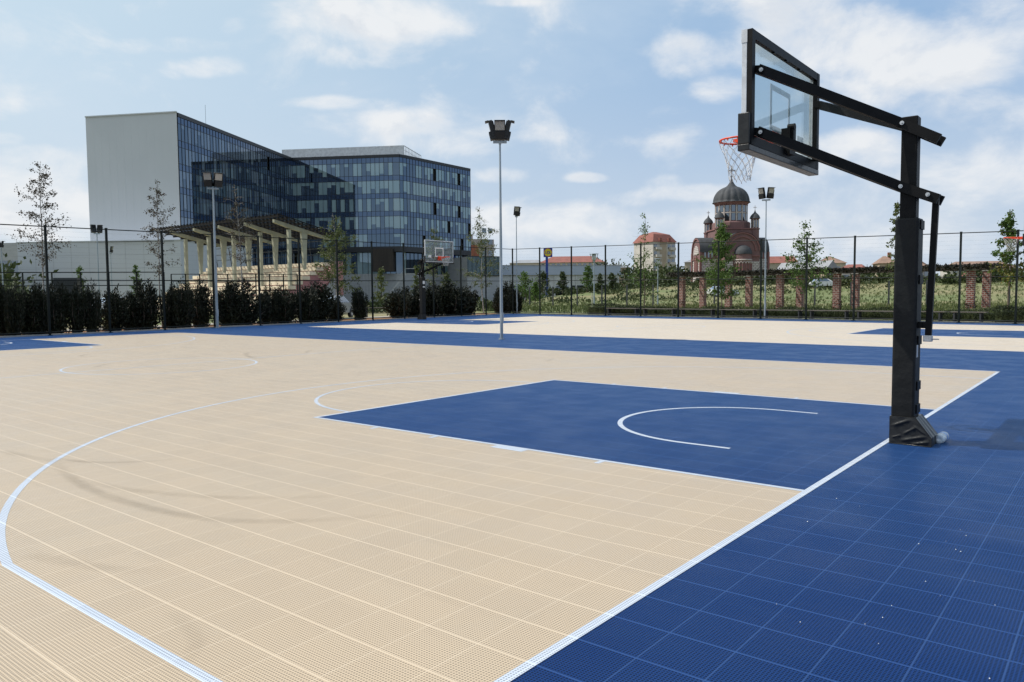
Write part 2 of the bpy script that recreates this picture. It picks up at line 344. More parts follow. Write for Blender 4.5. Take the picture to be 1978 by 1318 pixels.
KH, KL, CL, LW = 2.43, 5.78, 28.3, .05
def rect(b, x0, y0, x1, y1, z): b.add([(x0, y0, z), (x1, y0, z), (x1, y1, z), (x0, y1, z)], [(0, 1, 2, 3)])
def arc(b, cx, cy, r, a0, a1, z, n=64, w_=LW):
    vs = []
    for k in range(n + 1):
        a = a0 + (a1 - a0) * k / n; vs += [(cx + cos(a) * r, cy + sin(a) * r, z), (cx + cos(a) * (r - w_), cy + sin(a) * (r - w_), z)]
    b.add(vs, [(2 * k, 2 * k + 2, 2 * k + 3, 2 * k + 1) for k in range(n)])
def strip(b, p, q, z, w_=LW):
    p = Vector((p[0], p[1], z)); q = Vector((q[0], q[1], z)); d = (q - p).normalized(); e = Vector((-d.y, d.x, 0)) * (w_ / 2)
    b.add([p - e, q - e, q + e, p + e], [(0, 1, 2, 3)])
def court(cy, quad, beige):
    sheet('court_floor', quad, .0008, beige)
    for X0, sg in ((0, -1), (-CL, 1)):
        kx = X0 + sg * KL
        sheet('key_area', [(X0, cy - KH, 0), (X0, cy + KH, 0), (kx, cy + KH, 0), (kx, cy - KH, 0)] if sg < 0 else [(X0, cy + KH, 0), (X0, cy - KH, 0), (kx, cy - KH, 0), (kx, cy + KH, 0)], .0014, M['blue'])
    L = MB(); z = .0021
    for i in range(4):
        a, c2 = Vector(quad[i]), Vector(quad[(i + 1) % 4]); d = (c2 - a).normalized(); n_ = Vector((-d.y, d.x, 0)) * (LW / 2)
        strip(L, a + n_ , c2 + n_, z)
    for X0, sg in ((0, -1), (-CL, 1)):
        kx = X0 + sg * KL; s0 = X0 + sg * LW
        for e in (-1, 1): rect(L, min(s0, kx), cy + e * KH - LW / 2, max(s0, kx), cy + e * KH + LW / 2, z)
        rect(L, min(kx, kx - sg * LW), cy - KH + LW / 2, max(kx, kx - sg * LW), cy + KH - LW / 2, z)
        a_ = pi if sg < 0 else 0
        arc(L, kx, cy, 1.94, a_ - pi / 2, a_ + pi / 2, z + .0003, 48)
        hx = X0 + sg * 1.53; th = math.asin(6.6 / 6.75)
        arc(L, hx, cy, 6.75, a_ - th, a_ + th, z, 96)
        for e in (-1, 1):
            x1 = hx + sg * 6.75 * cos(th); rect(L, min(s0, x1), cy + e * (6.6 - LW / 2) - LW / 2, max(s0, x1), cy + e * (6.6 - LW / 2) + LW / 2, z + .0003)
        arc(L, hx, cy, 1.315, a_ - pi / 2, a_ + pi / 2, z, 48, .055)
        x1 = X0 + sg * 1.09
        for e in (-1, 1): rect(L, min(hx, x1), cy + e * 1.2875 - .0275, max(hx, x1), cy + e * 1.2875 + .0275, z)
        for e in (-1, 1):                                       # lane space marks outside the key
            for d0, ln, dp in ((1.72, LW, .1), (2.55, .38, .1), (3.7, LW, .1), (4.6, LW, .1)):
                xa, xb = X0 + sg * d0, X0 + sg * (d0 + ln); y0 = cy + e * (KH + LW / 2)
                rect(L, min(xa, xb), min(y0, y0 + e * dp), max(xa, xb), max(y0, y0 + e * dp), z)
    arc(L, -CL / 2, cy, 1.9, 0, 2 * pi, z, 72)
    ya = quad[0][1]; rect(L, -CL / 2 - LW / 2, (quad[0][1] + quad[3][1]) / 2 + LW, -CL / 2 + LW / 2, (quad[1][1] + quad[2][1]) / 2 - LW, z + .0003)
    struct(L.build('court_markings', M['line']))
court(0, [(0, -7.5, 0), (0, 8.05, 0), (-CL, 7.85, 0), (-CL, -7.5, 0)], M['beige'])
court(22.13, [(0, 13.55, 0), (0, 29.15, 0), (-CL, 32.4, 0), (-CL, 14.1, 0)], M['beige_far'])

# rubbed tyre arcs on the beige tiles
m, t, b = newmat('rubber_scuff'); b.inputs['Base Color'].default_value = (.20, .165, .125, 1); b.inputs['Roughness'].default_value = .9
tcn = t.new('ShaderNodeTexCoord'); P = tcn.outputs['Object']
uvn = t.new('ShaderNodeAttribute', attribute_name='fade')
al = t.math('MULTIPLY', t.math('MULTIPLY', t.rng(t.noise(P, 3, 3, .6), .2, .75, .25, 1), uvn.outputs['Fac']), .22)
tr = t.new('ShaderNodeBsdfTransparent'); ms = t.new('ShaderNodeMixShader'); t.l.new(al, ms.inputs[0]); t.l.new(tr.outputs[0], ms.inputs[1]); t.l.new(b.outputs[0], ms.inputs[2])
t.l.new(ms.outputs[0], m.node_tree.nodes['Material Output'].inputs[0])
sk = MB(); fade = []
for path, wd, st in (([(90, 878), (128, 915), (175, 945), (250, 972), (380, 1000), (520, 1008), (700, 1000), (820, 985)], .13, 1.0), ([(100, 885), (170, 893), (260, 893), (350, 887)], .10, .8),
                     ([(160, 925), (240, 945), (400, 960), (560, 962), (720, 955)], .12, .6), ([(520, 692), (490, 692), (476, 686), (480, 681), (512, 678)], .16, 1.0), ([(0, 870), (60, 884), (140, 896)], .12, .6),
                     ([(592, 683), (594, 679), (606, 676)], .16, .8), ([(715, 678), (740, 682)], .2, .5), ([(156, 690), (165, 685), (215, 680)], .16, .8), ([(50, 1070), (120, 1085), (220, 1100), (330, 1105)], .14, .5), ([(330, 1180), (380, 1240), (330, 1300)], .1, .4),
                     ([(175, 712), (210, 703), (260, 698)], .13, .7), ([(1056, 699), (1070, 692)], .12, .7), ([(300, 670), (330, 668)], .2, .5)):
    pts = [ground(x, y) for x, y in path]; q = []
    for i in range(len(pts) - 1):                               # Catmull-Rom so the rubbed arc is smooth
        p0, p1, p2, p3 = pts[max(i - 1, 0)], pts[i], pts[i + 1], pts[min(i + 2, len(pts) - 1)]
        for k in range(8):
            u = k / 8; q.append(.5 * ((2 * p1) + (p2 - p0) * u + (2 * p0 - 5 * p1 + 4 * p2 - p3) * u * u + (3 * p1 - p0 - 3 * p2 + p3) * u ** 3))
    q.append(pts[-1]); vs = []
    for i, p in enumerate(q):
        d = (q[min(i + 1, len(q) - 1)] - q[max(i - 1, 0)]).normalized(); e = Vector((-d.y, d.x, 0)); fr = i / (len(q) - 1); f = min(1, fr * 5) * min(1, (1 - fr) * 2.2) * st
        for o, ff in ((-1, 0), (-.3, 1), (.3, 1), (1, 0)): vs.append((p.x + e.x * o * wd / 2, p.y + e.y * o * wd / 2, .0031)); fade.append(f * ff)
    sk.add(vs, [(i * 4 + j, i * 4 + j + 1, i * 4 + j + 5, i * 4 + j + 4) for i in range(len(q) - 1) for j in range(3)])
so_ = struct(sk.build('skid_marks', m)); at_ = so_.data.attributes.new('fade', 'FLOAT', 'POINT'); at_.data.foreach_set('value', fade)

lt = MB()                                                       # specks of paper and chalk on the blue tiles
for x, y in [(1855, 1026), (1866, 1037), (1827, 1048), (1775, 1053), (1846, 1064), (1856, 1068), (1788, 1126), (1816, 1154), (1722, 1173), (1705, 1196), (1671, 1209), (1697, 1247), (1546, 1205), (1911, 1314), (1922, 1172), (1882, 1126), (1500, 1170), (1616, 965), (1660, 980), (1560, 1010)]:
    p = ground(x, y); r = random.uniform(.002, .005); a = random.uniform(0, pi)
    vs = [(p.x + cos(a + k * 1.257) * r * random.uniform(.6, 1.2), p.y + sin(a + k * 1.257) * r * random.uniform(.6, 1.2), .006 + (k % 2) * .002) for k in range(5)]
    lt.add(vs + [(p.x, p.y, .010)], [(k, (k + 1) % 5, 5) for k in range(5)])
tag(lt.build('paper_specks', M['white']), 'tiny white specks of litter scattered over the blue tiles', 'litter', kind='stuff')

# ------------------------------------------------------------------ basketball hoops
m, t, b = newmat('clear_glass'); fr = t.new('ShaderNodeFresnel'); gi = t.new('ShaderNodeNewGeometry'); t.l.new(t.math('MULTIPLY_ADD', gi.outputs['Backfacing'], 1 / 1.52 - 1.52, 1.52), fr.inputs[0])
tr = t.new('ShaderNodeBsdfTransparent'); tr.inputs[0].default_value = (.90, .945, .935, 1); gl = t.new('ShaderNodeBsdfGlossy'); gl.inputs['Roughness'].default_value = .02
ms = t.new('ShaderNodeMixShader'); t.l.new(fr.outputs[0], ms.inputs[0]); t.l.new(tr.outputs[0], ms.inputs[1]); t.l.new(gl.outputs[0], ms.inputs[2])
df = t.new('ShaderNodeBsdfDiffuse'); df.inputs[0].default_value = (.75, .78, .78, 1); ms2 = t.new('ShaderNodeMixShader'); ms2.inputs[0].default_value = .05
t.l.new(ms.outputs[0], ms2.inputs[1]); t.l.new(df.outputs[0], ms2.inputs[2]); t.l.new(ms2.outputs[0], m.node_tree.nodes['Material Output'].inputs[0]); M['glass'] = m
BY0, BY1, BZ0, BZ1 = -.95, 1.04, 2.825, 3.89; BYC = .045
def make_hoop(label):
    r = empty('basketball_hoop'); tag(r, label, 'basketball hoop', 'glass backboard hoops of the two courts')
    MB().box((.114, -.02, 1.53), (.138, .14, 3.06), bev=.008).build('pole', M['black'], r)
    for ya, za in ((0, 0), (1, 0)): pass
    for e in (0, 1):
        yb = -.815 if e == 0 else .955; yp = -.118 if e == 0 else .078
        for zb, zp, ze, xe in ((3.528, 2.995, 2.815, .365), (2.952, 2.415, 2.275, .372)):
            a = MB(); A = Vector((-1.02, yb, zb)); B = Vector((.045, yp, zp + .005)); d = (B - A).normalized()
            a.beam(A - d * .03, B, .045, .088); a.beam(B - Vector((.02, 0, -.01)), (xe, yp, ze), .045, .088)
            a.beam((-1.07, yb, zb + .01), (-.985, yb, zb - .004), .075, .07)
            ao = a.build('support_arm', M['black'], r)
            s_ = -1 if e == 0 else 1
            for c in ((-1.0, yb + s_ * .04, zb - .008), (.062, yp + s_ * .026, zp)) + (((.29, yp + s_ * .026, ze + .045),) if zp < 2.6 else ()):
                bo = MB(); bo.cyl(c, (c[0], c[1] + s_ * .012, c[2]), .019, n=14); bo.cyl((c[0], c[1] + s_ * .010, c[2]), (c[0], c[1] + s_ * .022, c[2]), .010, n=6); bo.build('bolt', M['zinc'], ao)
    b = MB()                                                     # aluminium frame round the glass
    x0, x1 = -1.152, -1.102; xm = (x0 + x1) / 2; wx = x1 - x0
    b.box((xm, BY0 + .02, (BZ0 + BZ1) / 2), (wx, .04, BZ1 - BZ0), bev=.004); b.box((xm, BY1 - .02, (BZ0 + BZ1) / 2), (wx, .04, BZ1 - BZ0), bev=.004)
    b.box((xm, BYC, BZ1 - .02), (wx - .002, BY1 - BY0 - .08, .04)); b.box((xm, BYC, BZ0 + .02), (wx - .002, BY1 - BY0 - .08, .04))
    for y in (BY0, BY1): b.box((xm, y, BZ1 - .06), (wx + .006, .008, .12))
    bb = b.build('backboard', M['alu'], r)
    MB().box((-1.131, BYC, (BZ0 + BZ1) / 2), (.012, BY1 - BY0 - .08, BZ1 - BZ0 - .08)).build('backboard_glass', M['glass'], bb)
    b = MB(); xb = -1.076; wb = .05                               # black steel frame behind it
    for y in (BY0 + .038, BY1 - .038): b.box((xb, y, (BZ0 + BZ1) / 2), (wb, .075, BZ1 - BZ0 - .004))
    b.box((xb, BYC, BZ1 - .042), (wb - .004, BY1 - BY0 - .15, .08)); b.box((xb, BYC, BZ0 + .045), (wb - .004, BY1 - BY0 - .15, .088))
    for y in (-.35, .0, .4): b.box((xb + .01, y, BZ1 - .088), (.03, .05, .014))
    b.box((-1.05, BYC, 2.99), (.09, .17, .26)); b.box((-1.0, BYC - .03, 3.05), (.05, .07, .17)); b.cyl((-1.04, BYC - .04, 3.13), (-.97, BYC - .04, 3.13), .035, n=12)
    b.build('steel_frame', M['black'], bb)
    b = MB()                                                     # painted target square on the glass
    for y in (-.265, .265): b.box((-1.139, BYC + y, 3.315), (.003, .055, .46))
    for z in (3.5175, 3.1125): b.box((-1.1395, BYC, z), (.003, .475, .055))
    b.build('target_square', M['white'], bb)
    b = MB(); px, pw = -1.115, .115
    b.box((px, BYC, 2.80), (pw, BY1 - BY0 + .07, .062), bev=.008)
    for y in (BY0 - .012, BY1 + .012): b.box((px, y, 2.975), (pw - .003, .05, .29), bev=.008)
    b.build('edge_pad', M['vinyl'], bb)
    MB().box((-1.1535, .72, 3.10), (.003, .20, .12)).build('sticker', M['white'], bb)
    RC = Vector((-1.565, BYC, 3.075)); RR = .215; b = MB()
    b.tube([RC + Vector((cos(a) * RR, sin(a) * RR, 0)) for a in [2 * pi * k / 40 for k in range(40)]], .0105, 8, closed=True)
    for e in (-1, 1): b.tube([RC + Vector((RR - .03, e * .13, -.004)), (-1.21, BYC + e * .075, 3.03), (-1.17, BYC + e * .06, 2.99)], .008, 6)
    for k in range(12):
        a = 2 * pi * (k + .5) / 12; p = RC + Vector((cos(a) * RR, sin(a) * RR, -.016)); b.box(p, (.012, .012, .018), a)
    rim = b.build('rim', M['rim'], r)
    b = MB(); b.add([(-1.158, BYC - .10, 2.98), (-1.158, BYC + .10, 2.98), (-1.158, BYC + .10, 3.09), (-1.158, BYC - .10, 3.09), (-1.63, BYC - .045, 3.056), (-1.63, BYC + .045, 3.056), (-1.63, BYC + .045, 3.088), (-1.63, BYC - .045, 3.088)],
                    [(0, 1, 2, 3), (7, 6, 5, 4), (3, 2, 6, 7), (0, 4, 5, 1), (1, 5, 6, 2), (0, 3, 7, 4)])
    b.box((-1.166, BYC, 3.02), (.014, .26, .20), bev=.004); b.build('rim_bracket', M['rim'], rim)
    b = MB(); NR = 12; rows = 7; rnd = random.Random(3)
    def npt(k, j):
        f = j / rows; rad = RR * (1 - .52 * f ** .75) + .006 * sin(k * 2.1 + j); a = 2 * pi * (k + (j % 2) * .5) / NR
        return RC + Vector((cos(a) * rad, sin(a) * rad, -.02 - .40 * f + .012 * sin(k * 1.7 + j * .9)))
    for k in range(NR):
        for j in range(rows):
            p, q1, q2 = npt(k, j), npt(k, j + 1), npt(k - 1 if j % 2 == 0 else k + 1, j + 1)
            for q in (q1, q2): b.tube([p, (p + q) / 2 + Vector((0, 0, -.006)), q], .0028, 4)
        b.tube([npt(k, rows), npt(k, rows) + Vector((.004, .003, -.02))], .004, 4)
    b.build('net', M['net'], r)
    p = MB().box((.114, -.006, 1.185), (.20, .232, 1.88), bev=.02).build('pole_pad', M['pad'], r)
    for z in (2.06, 1.55, .98, .55, .33): MB().box((.219, .02, z), (.014, .15, .085), bev=.004).build('strap', M['black'], p)
    for z, h in ((1.86, .16), (1.64, .06)): MB().box((.0125, 0, z), (.003, .15, h)).build('sticker', M['white'], p)
    MB().box((.2165, -.055, .88), (.004, .055, .115)).build('sticker', M['alu'], p)
    b = MB(); prof = [(.012, 0), (.37, 0), (.372, .085), (.235, .262), (.012, .262)]; n = 8; vs = []; fs = []
    for i in range(n + 1):
        y = -.155 + .29 * i / n
        for (x, z) in prof: vs.append((x + .004 * sin(i * 2.3 + z * 30), y, z))
    k5 = 5
    for i in range(n):
        for k in range(5): fs.append((i * k5 + k, (i + 1) * k5 + k, (i + 1) * k5 + (k + 1) % 5, i * k5 + (k + 1) % 5))
    fs += [(0, 1, 2, 3, 4), tuple(n * k5 + k for k in (4, 3, 2, 1, 0))]; b.add(vs, fs)
    folds = (((.02, .165), (.20, .245), .012), ((.13, .10), (.25, .18), .009), ((.10, .035), (.34, .10), .012), ((.20, .012), (.36, .05), .008), ((.03, .06), (.12, .09), .006), ((.22, .19), (.33, .11), .007))
    def fold_y(x, z):                                            # sagging folds of the vinyl cover
        o = 0
        for q0, q1, w_ in folds:
            dx, dz = q1[0] - q0[0], q1[1] - q0[1]; L2 = dx * dx + dz * dz; t_ = ((x - q0[0]) * dx + (z - q0[1]) * dz) / L2; ds = ((x - q0[0]) * dz - (z - q0[1]) * dx) / sqrt(L2)
            o += .012 * math.exp(-(ds / w_) ** 2) * max(0, min(1, 4 * t_)) * max(0, min(1, 4 * (1 - t_)))
        return o + .003 * sin(x * 40 + z * 25)
    gx, gz = 44, 32; vs = []
    for j in range(gz + 1):
        z = .262 * j / gz; xr = .371 if z < .085 else .372 - (z - .085) / .177 * .137
        for i in range(gx + 1):
            x = .012 + (xr - .012) * i / gx; ed = min(1, min(i, gx - i) / 4, min(j, gz - j) / 3); vs.append((x, -.1565 - fold_y(x, z) * ed, z))
    b.add(vs, [(j * (gx + 1) + i, j * (gx + 1) + i + 1, (j + 1) * (gx + 1) + i + 1, (j + 1) * (gx + 1) + i) for j in range(gz) for i in range(gx)], smooth=True)
    b.tube([(.014, -.155, .003), (.37, -.155, .003), (.371, -.155, .085)], .006, 6)
    b.build('base_cover', M['vinyl'], r)
    b = MB(); b.beam((.337, -.02, 2.33), (.30, -.02, 1.03), .052, .052, up=(1, 0, 0)); b.box((.255, -.02, 1.125), (.10, .05, .06)); b.cyl((.225, -.06, 1.125), (.225, .02, 1.125), .03, n=12)
    ac = b.build('height_actuator', M['black'], r)
    b = MB(); b.box((.297, -.02, 1.0), (.072, .07, .058), bev=.004); b.cyl((.33, -.02, .995), (.39, -.02, .995), .006, n=8); b.build('actuator_clamp', M['zinc'], ac)
    return r
hoop = make_hoop('tall black basketball hoop with padded pole and glass backboard, nearest the camera beside a bottle')
h2 = copy_tree(hoop); h2['label'] = 'basketball hoop facing right in front of the dark shrubs at the left fence'
hp = ground(820, 617.5); h2.rotation_euler = (0, 0, pi); h2.scale = (1.17,) * 3; h2.location = (hp.x, hp.y, 0)
h3 = copy_tree(hoop); h3['label'] = 'basketball hoop cut off by the right picture edge in front of a yellowing tree'
h3.location = (.28, 21.95, 0); h3.scale = (1.03,) * 3

# a lying water bottle
M['pet'] = None
m, t, b = newmat('clear_pet_plastic'); fr = t.new('ShaderNodeFresnel'); gi = t.new('ShaderNodeNewGeometry'); t.l.new(t.math('MULTIPLY_ADD', gi.outputs['Backfacing'], 1 / 1.5 - 1.5, 1.5), fr.inputs[0])
tr = t.new('ShaderNodeBsdfTransparent'); tr.inputs[0].default_value = (.80, .88, .93, 1); gl = t.new('ShaderNodeBsdfGlossy'); gl.inputs['Roughness'].default_value = .08
ms = t.new('ShaderNodeMixShader'); t.l.new(t.math('ADD', fr.outputs[0], .14, clamp=True), ms.inputs[0]); t.l.new(tr.outputs[0], ms.inputs[1]); t.l.new(gl.outputs[0], ms.inputs[2])
df = t.new('ShaderNodeBsdfDiffuse'); df.inputs[0].default_value = (.82, .88, .92, 1); ms2 = t.new('ShaderNodeMixShader'); ms2.inputs[0].default_value = .45
t.l.new(ms.outputs[0], ms2.inputs[1]); t.l.new(df.outputs[0], ms2.inputs[2]); t.l.new(ms2.outputs[0], m.node_tree.nodes['Material Output'].inputs[0]); M['pet'] = m
M['bluelabel'] = mat('blue_plastic_label', (.06, .16, .45), .35, col2=(.35, .5, .75), scale=18)
bt = empty('water_bottle'); tag(bt, 'empty clear plastic water bottle with blue label lying by the hoop base', 'bottle')
prof = [(.0, .012), (.018, .004), (.036, .0), (.043, .008), (.045, .02), (.0445, .035), (.042, .04), (.045, .047), (.045, .06), (.042, .066), (.045, .073), (.045, .10), (.0435, .103), (.0435, .165), (.045, .168), (.0455, .19), (.042, .215), (.032, .245), (.018, .27), (.0135, .28), (.0135, .30), (.0, .301)]
MB().lathe((0, 0, 0), prof, 24, fn=lambda r, z, t: r * (1 + (.06 * cos(5 * t) if z < .03 else .012 * cos(8 * t + z * 60)))).build('body', M['pet'], bt)
MB().lathe((0, 0, 0), [(.0448, .105), (.0452, .135), (.0448, .163)], 24, fn=lambda r, z, t: r * 1.01).build('label', M['bluelabel'], bt)
MB().cyl((0, 0, .279), (0, 0, .303), .0165, n=16).build('cap', M['bluelabel'], bt)
pa, pb = ground(1814, 858), ground(1836, 843); dd = (pb - pa).normalized()
bt.rotation_euler = Vector((dd.x, dd.y, .0)).to_track_quat('Z', 'Y').to_euler(); bt.location = (pa.x, pa.y, .0475)

# ------------------------------------------------------------------ floodlight masts
def lamp_post(base, H, heads, label, r0=.075, group='floodlight masts around the courts', hs=1.0):
    r = empty('floodlight_mast', base); tag(r, label, 'lamp post', group)
    b = MB(); b.cyl((0, 0, 0), (0, 0, H * .55), r0, r0 * .82, 16); b.cyl((0, 0, H * .55), (0, 0, H), r0 * .80, r0 * .55, 16); b.cyl((0, 0, 0), (0, 0, .02), r0 * 1.9, n=16)
    for k in range(4): b.cyl((cos(k * pi / 2 + .8) * r0 * 1.5, sin(k * pi / 2 + .8) * r0 * 1.5, .02), (cos(k * pi / 2 + .8) * r0 * 1.5, sin(k * pi / 2 + .8) * r0 * 1.5, .06), .012, n=6)
    b.box((r0 * .9, 0, .7), (.02, .09, .32)); b.build('pole', M['galv'], r)
    face = sum((Vector((cos(a), sin(a), 0)) for a in heads), Vector()); a0 = atan2(face.y, face.x) if face.length > .4 else heads[0]; tv = Vector((-sin(a0), cos(a0), 0))
    b = MB(); b.beam(tv * -.24 * hs + Vector((0, 0, H - .04)), tv * .24 * hs + Vector((0, 0, H - .04)), .10, .07); b.cyl((0, 0, H - .12), (0, 0, H), r0 * .75, n=12)
    b.build('crossbar', M['galv'], r)
    for a in heads:
        d = Vector((cos(a), sin(a), 0)); side = Vector((-sin(a), cos(a), 0)); tilt = radians(14)
        off = tv * (.17 * hs if d.dot(tv) > .35 else (-.17 * hs if d.dot(tv) < -.35 else 0)); c = Vector((0, 0, H + .03)) + off * (.95 if abs(d.dot(tv)) > .9 else 1) + d * .05
        u = Vector((0, 0, cos(tilt))) + d * sin(tilt); n_ = d * cos(tilt) - Vector((0, 0, sin(tilt)))
        R = Matrix((side, n_, u)).transposed()
        def bx(mb, cx, cy, cz, w_, dp, h, bev=.0):
            tmp = MB().box((0, 0, 0), (w_, dp, h), bev=bev); mb.add([c + R @ (Vector(v) + Vector((cx, cy, cz))) for v in tmp.v], tmp.f)
        w_ = .38 * hs
        b = MB(); bx(b, 0, -.03, .46 * hs, w_, .12, .38 * hs, .012); bx(b, 0, 0, .14 * hs, w_ * .96, .20, .27 * hs, .012)
        for q in range(6): bx(b, (q - 2.5) * w_ / 6.5, -.105, .46 * hs, .012, .04, .32 * hs)
        for q in (-1, 1): bx(b, q * (w_ / 2 + .012), .0, .30 * hs, .012, .05, .40 * hs)
        bx(b, 0, .075, .655 * hs, w_, .11, .012)
        hd = b.build('floodlight', M['lampbody'], r)
        g = MB(); bx(g, 0, .0345, .465 * hs, w_ * .86, .008, .30 * hs); g.build('lamp_glass', M['lampglass'], hd)
    return r
def toward(p, off=0): return atan2(CAM.y - p.y, CAM.x - p.x) + off
p = ground(969, 656); lamp_post(p, 6.28, [toward(p), toward(p, pi / 2), toward(p, -pi / 2), toward(p, pi)], 'grey floodlight mast standing on the blue strip between the two courts', .052, hs=.90)
p = bearing_on(411, LF0, LF1) + eL * .3; q = height(405, 365, (p - CAM).dot(FW)); lamp_post(p, q, [toward(p, .45), toward(p, -.35)], 'grey floodlight mast at the left fence in front of the grandstand', .066, hs=.98)
p = bearing_on(989, LF1, RF1) + eR * .5; q = height(983, 419, (p - CAM).dot(FW)); lamp_post(p, q, [toward(p, .5), toward(p, 2.2)], 'thin floodlight mast at the far fence corner beside the tall mast', .048, hs=1.0)
p = bearing_on(1471, LF1, RF1) + eR * .35; q = height(1473, 387, (p - CAM).dot(FW)); lamp_post(p, q, [toward(p, .62), toward(p, -.75)], 'thin floodlight mast at the far fence right of the church', .048, hs=.92)
p = spot(192, 52); lamp_post(p, height(190, 441, 52) - .35, [toward(p, pi - .45), toward(p, pi + .5)], 'floodlight mast turned away, in front of the white office end wall', .05, hs=.82)
p = spot(7, 62); lamp_post(p, height(7, 472, 62) - .3, [toward(p, 1.6), toward(p, -1.6)], 'small distant floodlight mast at the left picture edge', .06, hs=.8)
p = spot(217, 80); lamp_post(p, height(217, 489, 80), [toward(p, 1.2)], 'small distant mast with one lamp near the fence post by the white annex', .05, hs=1.0)

# ------------------------------------------------------------------ tall fences
def fence(A, B, posts, H0, H1, label, ref0, ref1):
    r = empty('sports_fence', A); tag(r, label, 'fence', 'tall dark green court fences'); o = Vector(A)
    def H(p): return H0 + (H1 - H0) * ((p - ref0).dot(B - A) / (ref1 - ref0).dot(B - A))
    for p in posts:
        b = MB(); h = H(p); ang = atan2(B.y - A.y, B.x - A.x); b.box((p.x - o.x, p.y - o.y, h / 2), (.075, .075, h), ang); b.box((p.x - o.x, p.y - o.y, h + .01), (.09, .09, .02), ang); b.box((p.x - o.x, p.y - o.y, .01), (.16, .16, .02), ang)
        b.build('post', M['fence'], r)
    for f, th in ((1.0, .045), (.505, .045), (.03, .06)):
        b = MB()
        for p, q in zip(posts[:-1], posts[1:]):
            d = (q - p).normalized() * .04
            b.cyl(p + d - o + Vector((0, 0, H(p) * f - (.04 if f == 1 else 0))), q - d - o + Vector((0, 0, H(q) * f - (.04 if f == 1 else 0))), th / 2, n=6, caps=False)
        b.build('rail', M['fence'], r)
    b = MB()
    for p, q in zip(posts[:-1], posts[1:]):
        nh = 21
        for j in range(1, nh):
            f = j / nh; a = p - o + Vector((0, 0, H(p) * f)); c_ = q - o + Vector((0, 0, H(q) * f)); b.cyl(a, c_, .0011, n=3, caps=False)
    b.build('wire_mesh', M['fence'], r)
    return r
LP = [bearing_on(x, LF0, LF1) for x in (-560, -330, -170, -33, 94, 211, 317, 414, 502, 580, 653, 720, 781, 838, 891, 939)] + [LF1.copy()]
fence(LF0, LF1, LP, 4.20, 4.78, 'long tall dark fence along the left side in front of the shrubs', LP[4], LF1)
RP = [LF1 + dR * .001] + [bearing_on(x, LF1, RF1) for x in (1043, 1104, 1169.5, 1237.5, 1310, 1387, 1469, 1557, 1649, 1745, 1852.5, 1962, 2085, 2220)]
fence(LF1, RF1, RP[0:], 4.78, 4.06, 'tall dark fence along the far side in front of the meadow', LF1, RP[11])
# ------------------------------------------------------------------ vegetation
def leaf(b, c, d, n_, L, W, mi=0):                               # one folded leaf: tip direction d, face normal n_
    s_ = d.cross(n_).normalized() * W; q = c + d * (L * .45)
    b.v += [tuple(c), tuple(q + s_), tuple(c + d * L), tuple(q - s_)]; o = len(b.v) - 4
    b.f.append((o, o + 1, o + 2, o + 3)); b.m.append(mi); b.sm.append(False)
def rdir(r):
    while 1:
        v = Vector((r.uniform(-1, 1), r.uniform(-1, 1), r.uniform(-1, 1)))
        if .05 < v.length < 1: return v.normalized()
def make_tree(name, label, loc, H, base, rad, nleaf, lm, bark, seed, ls=.10, tr=.055, cat='tree', group=None, prof=None, bare=0.0, limbs=None, lean=.03, clump=.22, second=None):
    r = random.Random(seed); root = empty(name, loc); tag(root, label, cat, group)
    b = MB(); N = 9; pts = []; ph = r.uniform(0, 6)
    for i in range(N + 1):
        f = i / N; pts.append(Vector((lean * H * sin(f * 2.2 + ph) * f + .012 * H * sin(f * 9 + ph), lean * H * cos(f * 2.6 + ph) * f, H * f)))
    b.tube(pts, tr, 7, taper=tr * .12)
    def tp(f):
        i = min(int(f * N), N - 1); return pts[i].lerp(pts[i + 1], f * N - i)
    prof = prof or (lambda t: (1 - t) ** .75 * min(1, .65 + t * 2.5))
    nl = limbs or 26; tips = []
    for k in range(nl):
        t = (k + r.uniform(0, 1)) / nl; f = base + (1 - base) * t * (.97); p = tp(f); L = rad * prof(t) * r.uniform(.75, 1.3)
        a = k * 2.4 + r.uniform(-.5, .5); up_ = r.uniform(.25, .95) ; d = Vector((cos(a), sin(a), up_)).normalized()
        q = [p]
        for i in range(1, 5): q.append(p + d * (L * 1.15 * i / 4) + Vector((r.uniform(-.04, .04) * L, r.uniform(-.04, .04) * L, .10 * L * sin(i * .9) - .05 * L * (i / 4) ** 2 * 2)))
        rr = max(.006, tr * .32 * (1 - t * .7)); b.tube(q, rr, 4, taper=.004)
        for i in range(1, 5):
            for _ in range(2):
                u = r.uniform(0, 1); s0 = q[i - 1].lerp(q[i], u); e = s0 + (d * .5 + rdir(r)) * (L * r.uniform(.12, .34)); b.tube([s0, e], .004, 3, taper=.002)
                if t > 1 - bare and r.random() < .8: continue
                tips.append((s0, e, t))
    b.build('trunk', bark, root)
    lb = MB(); nm = 2 if second else 1
    for k in range(nleaf):
        s0, e, t = tips[r.randrange(len(tips))] if tips else (tp(.9), tp(1), 1)
        c = s0.lerp(e, r.uniform(.1, 1.15)) + rdir(r) * (clump * rad * r.random() ** 1.3); d = (rdir(r) + Vector((0, 0, -.45))).normalized()
        L = ls * r.uniform(.6, 1.3); leaf(lb, c, d, rdir(r), L, L * .34, 1 if second and r.random() < second[1](t) else 0)
    lb.build('crown', [lm, second[0]] if second else lm, root)
    return root
offL = lambda x, o: bearing_on(x, LF0 - eL * o, LF1 - eL * o)
def zof(p): return (p - CAM).dot(FW)
tl = lambda t: (1 - t) ** .6 * min(1, .55 + t * 2)
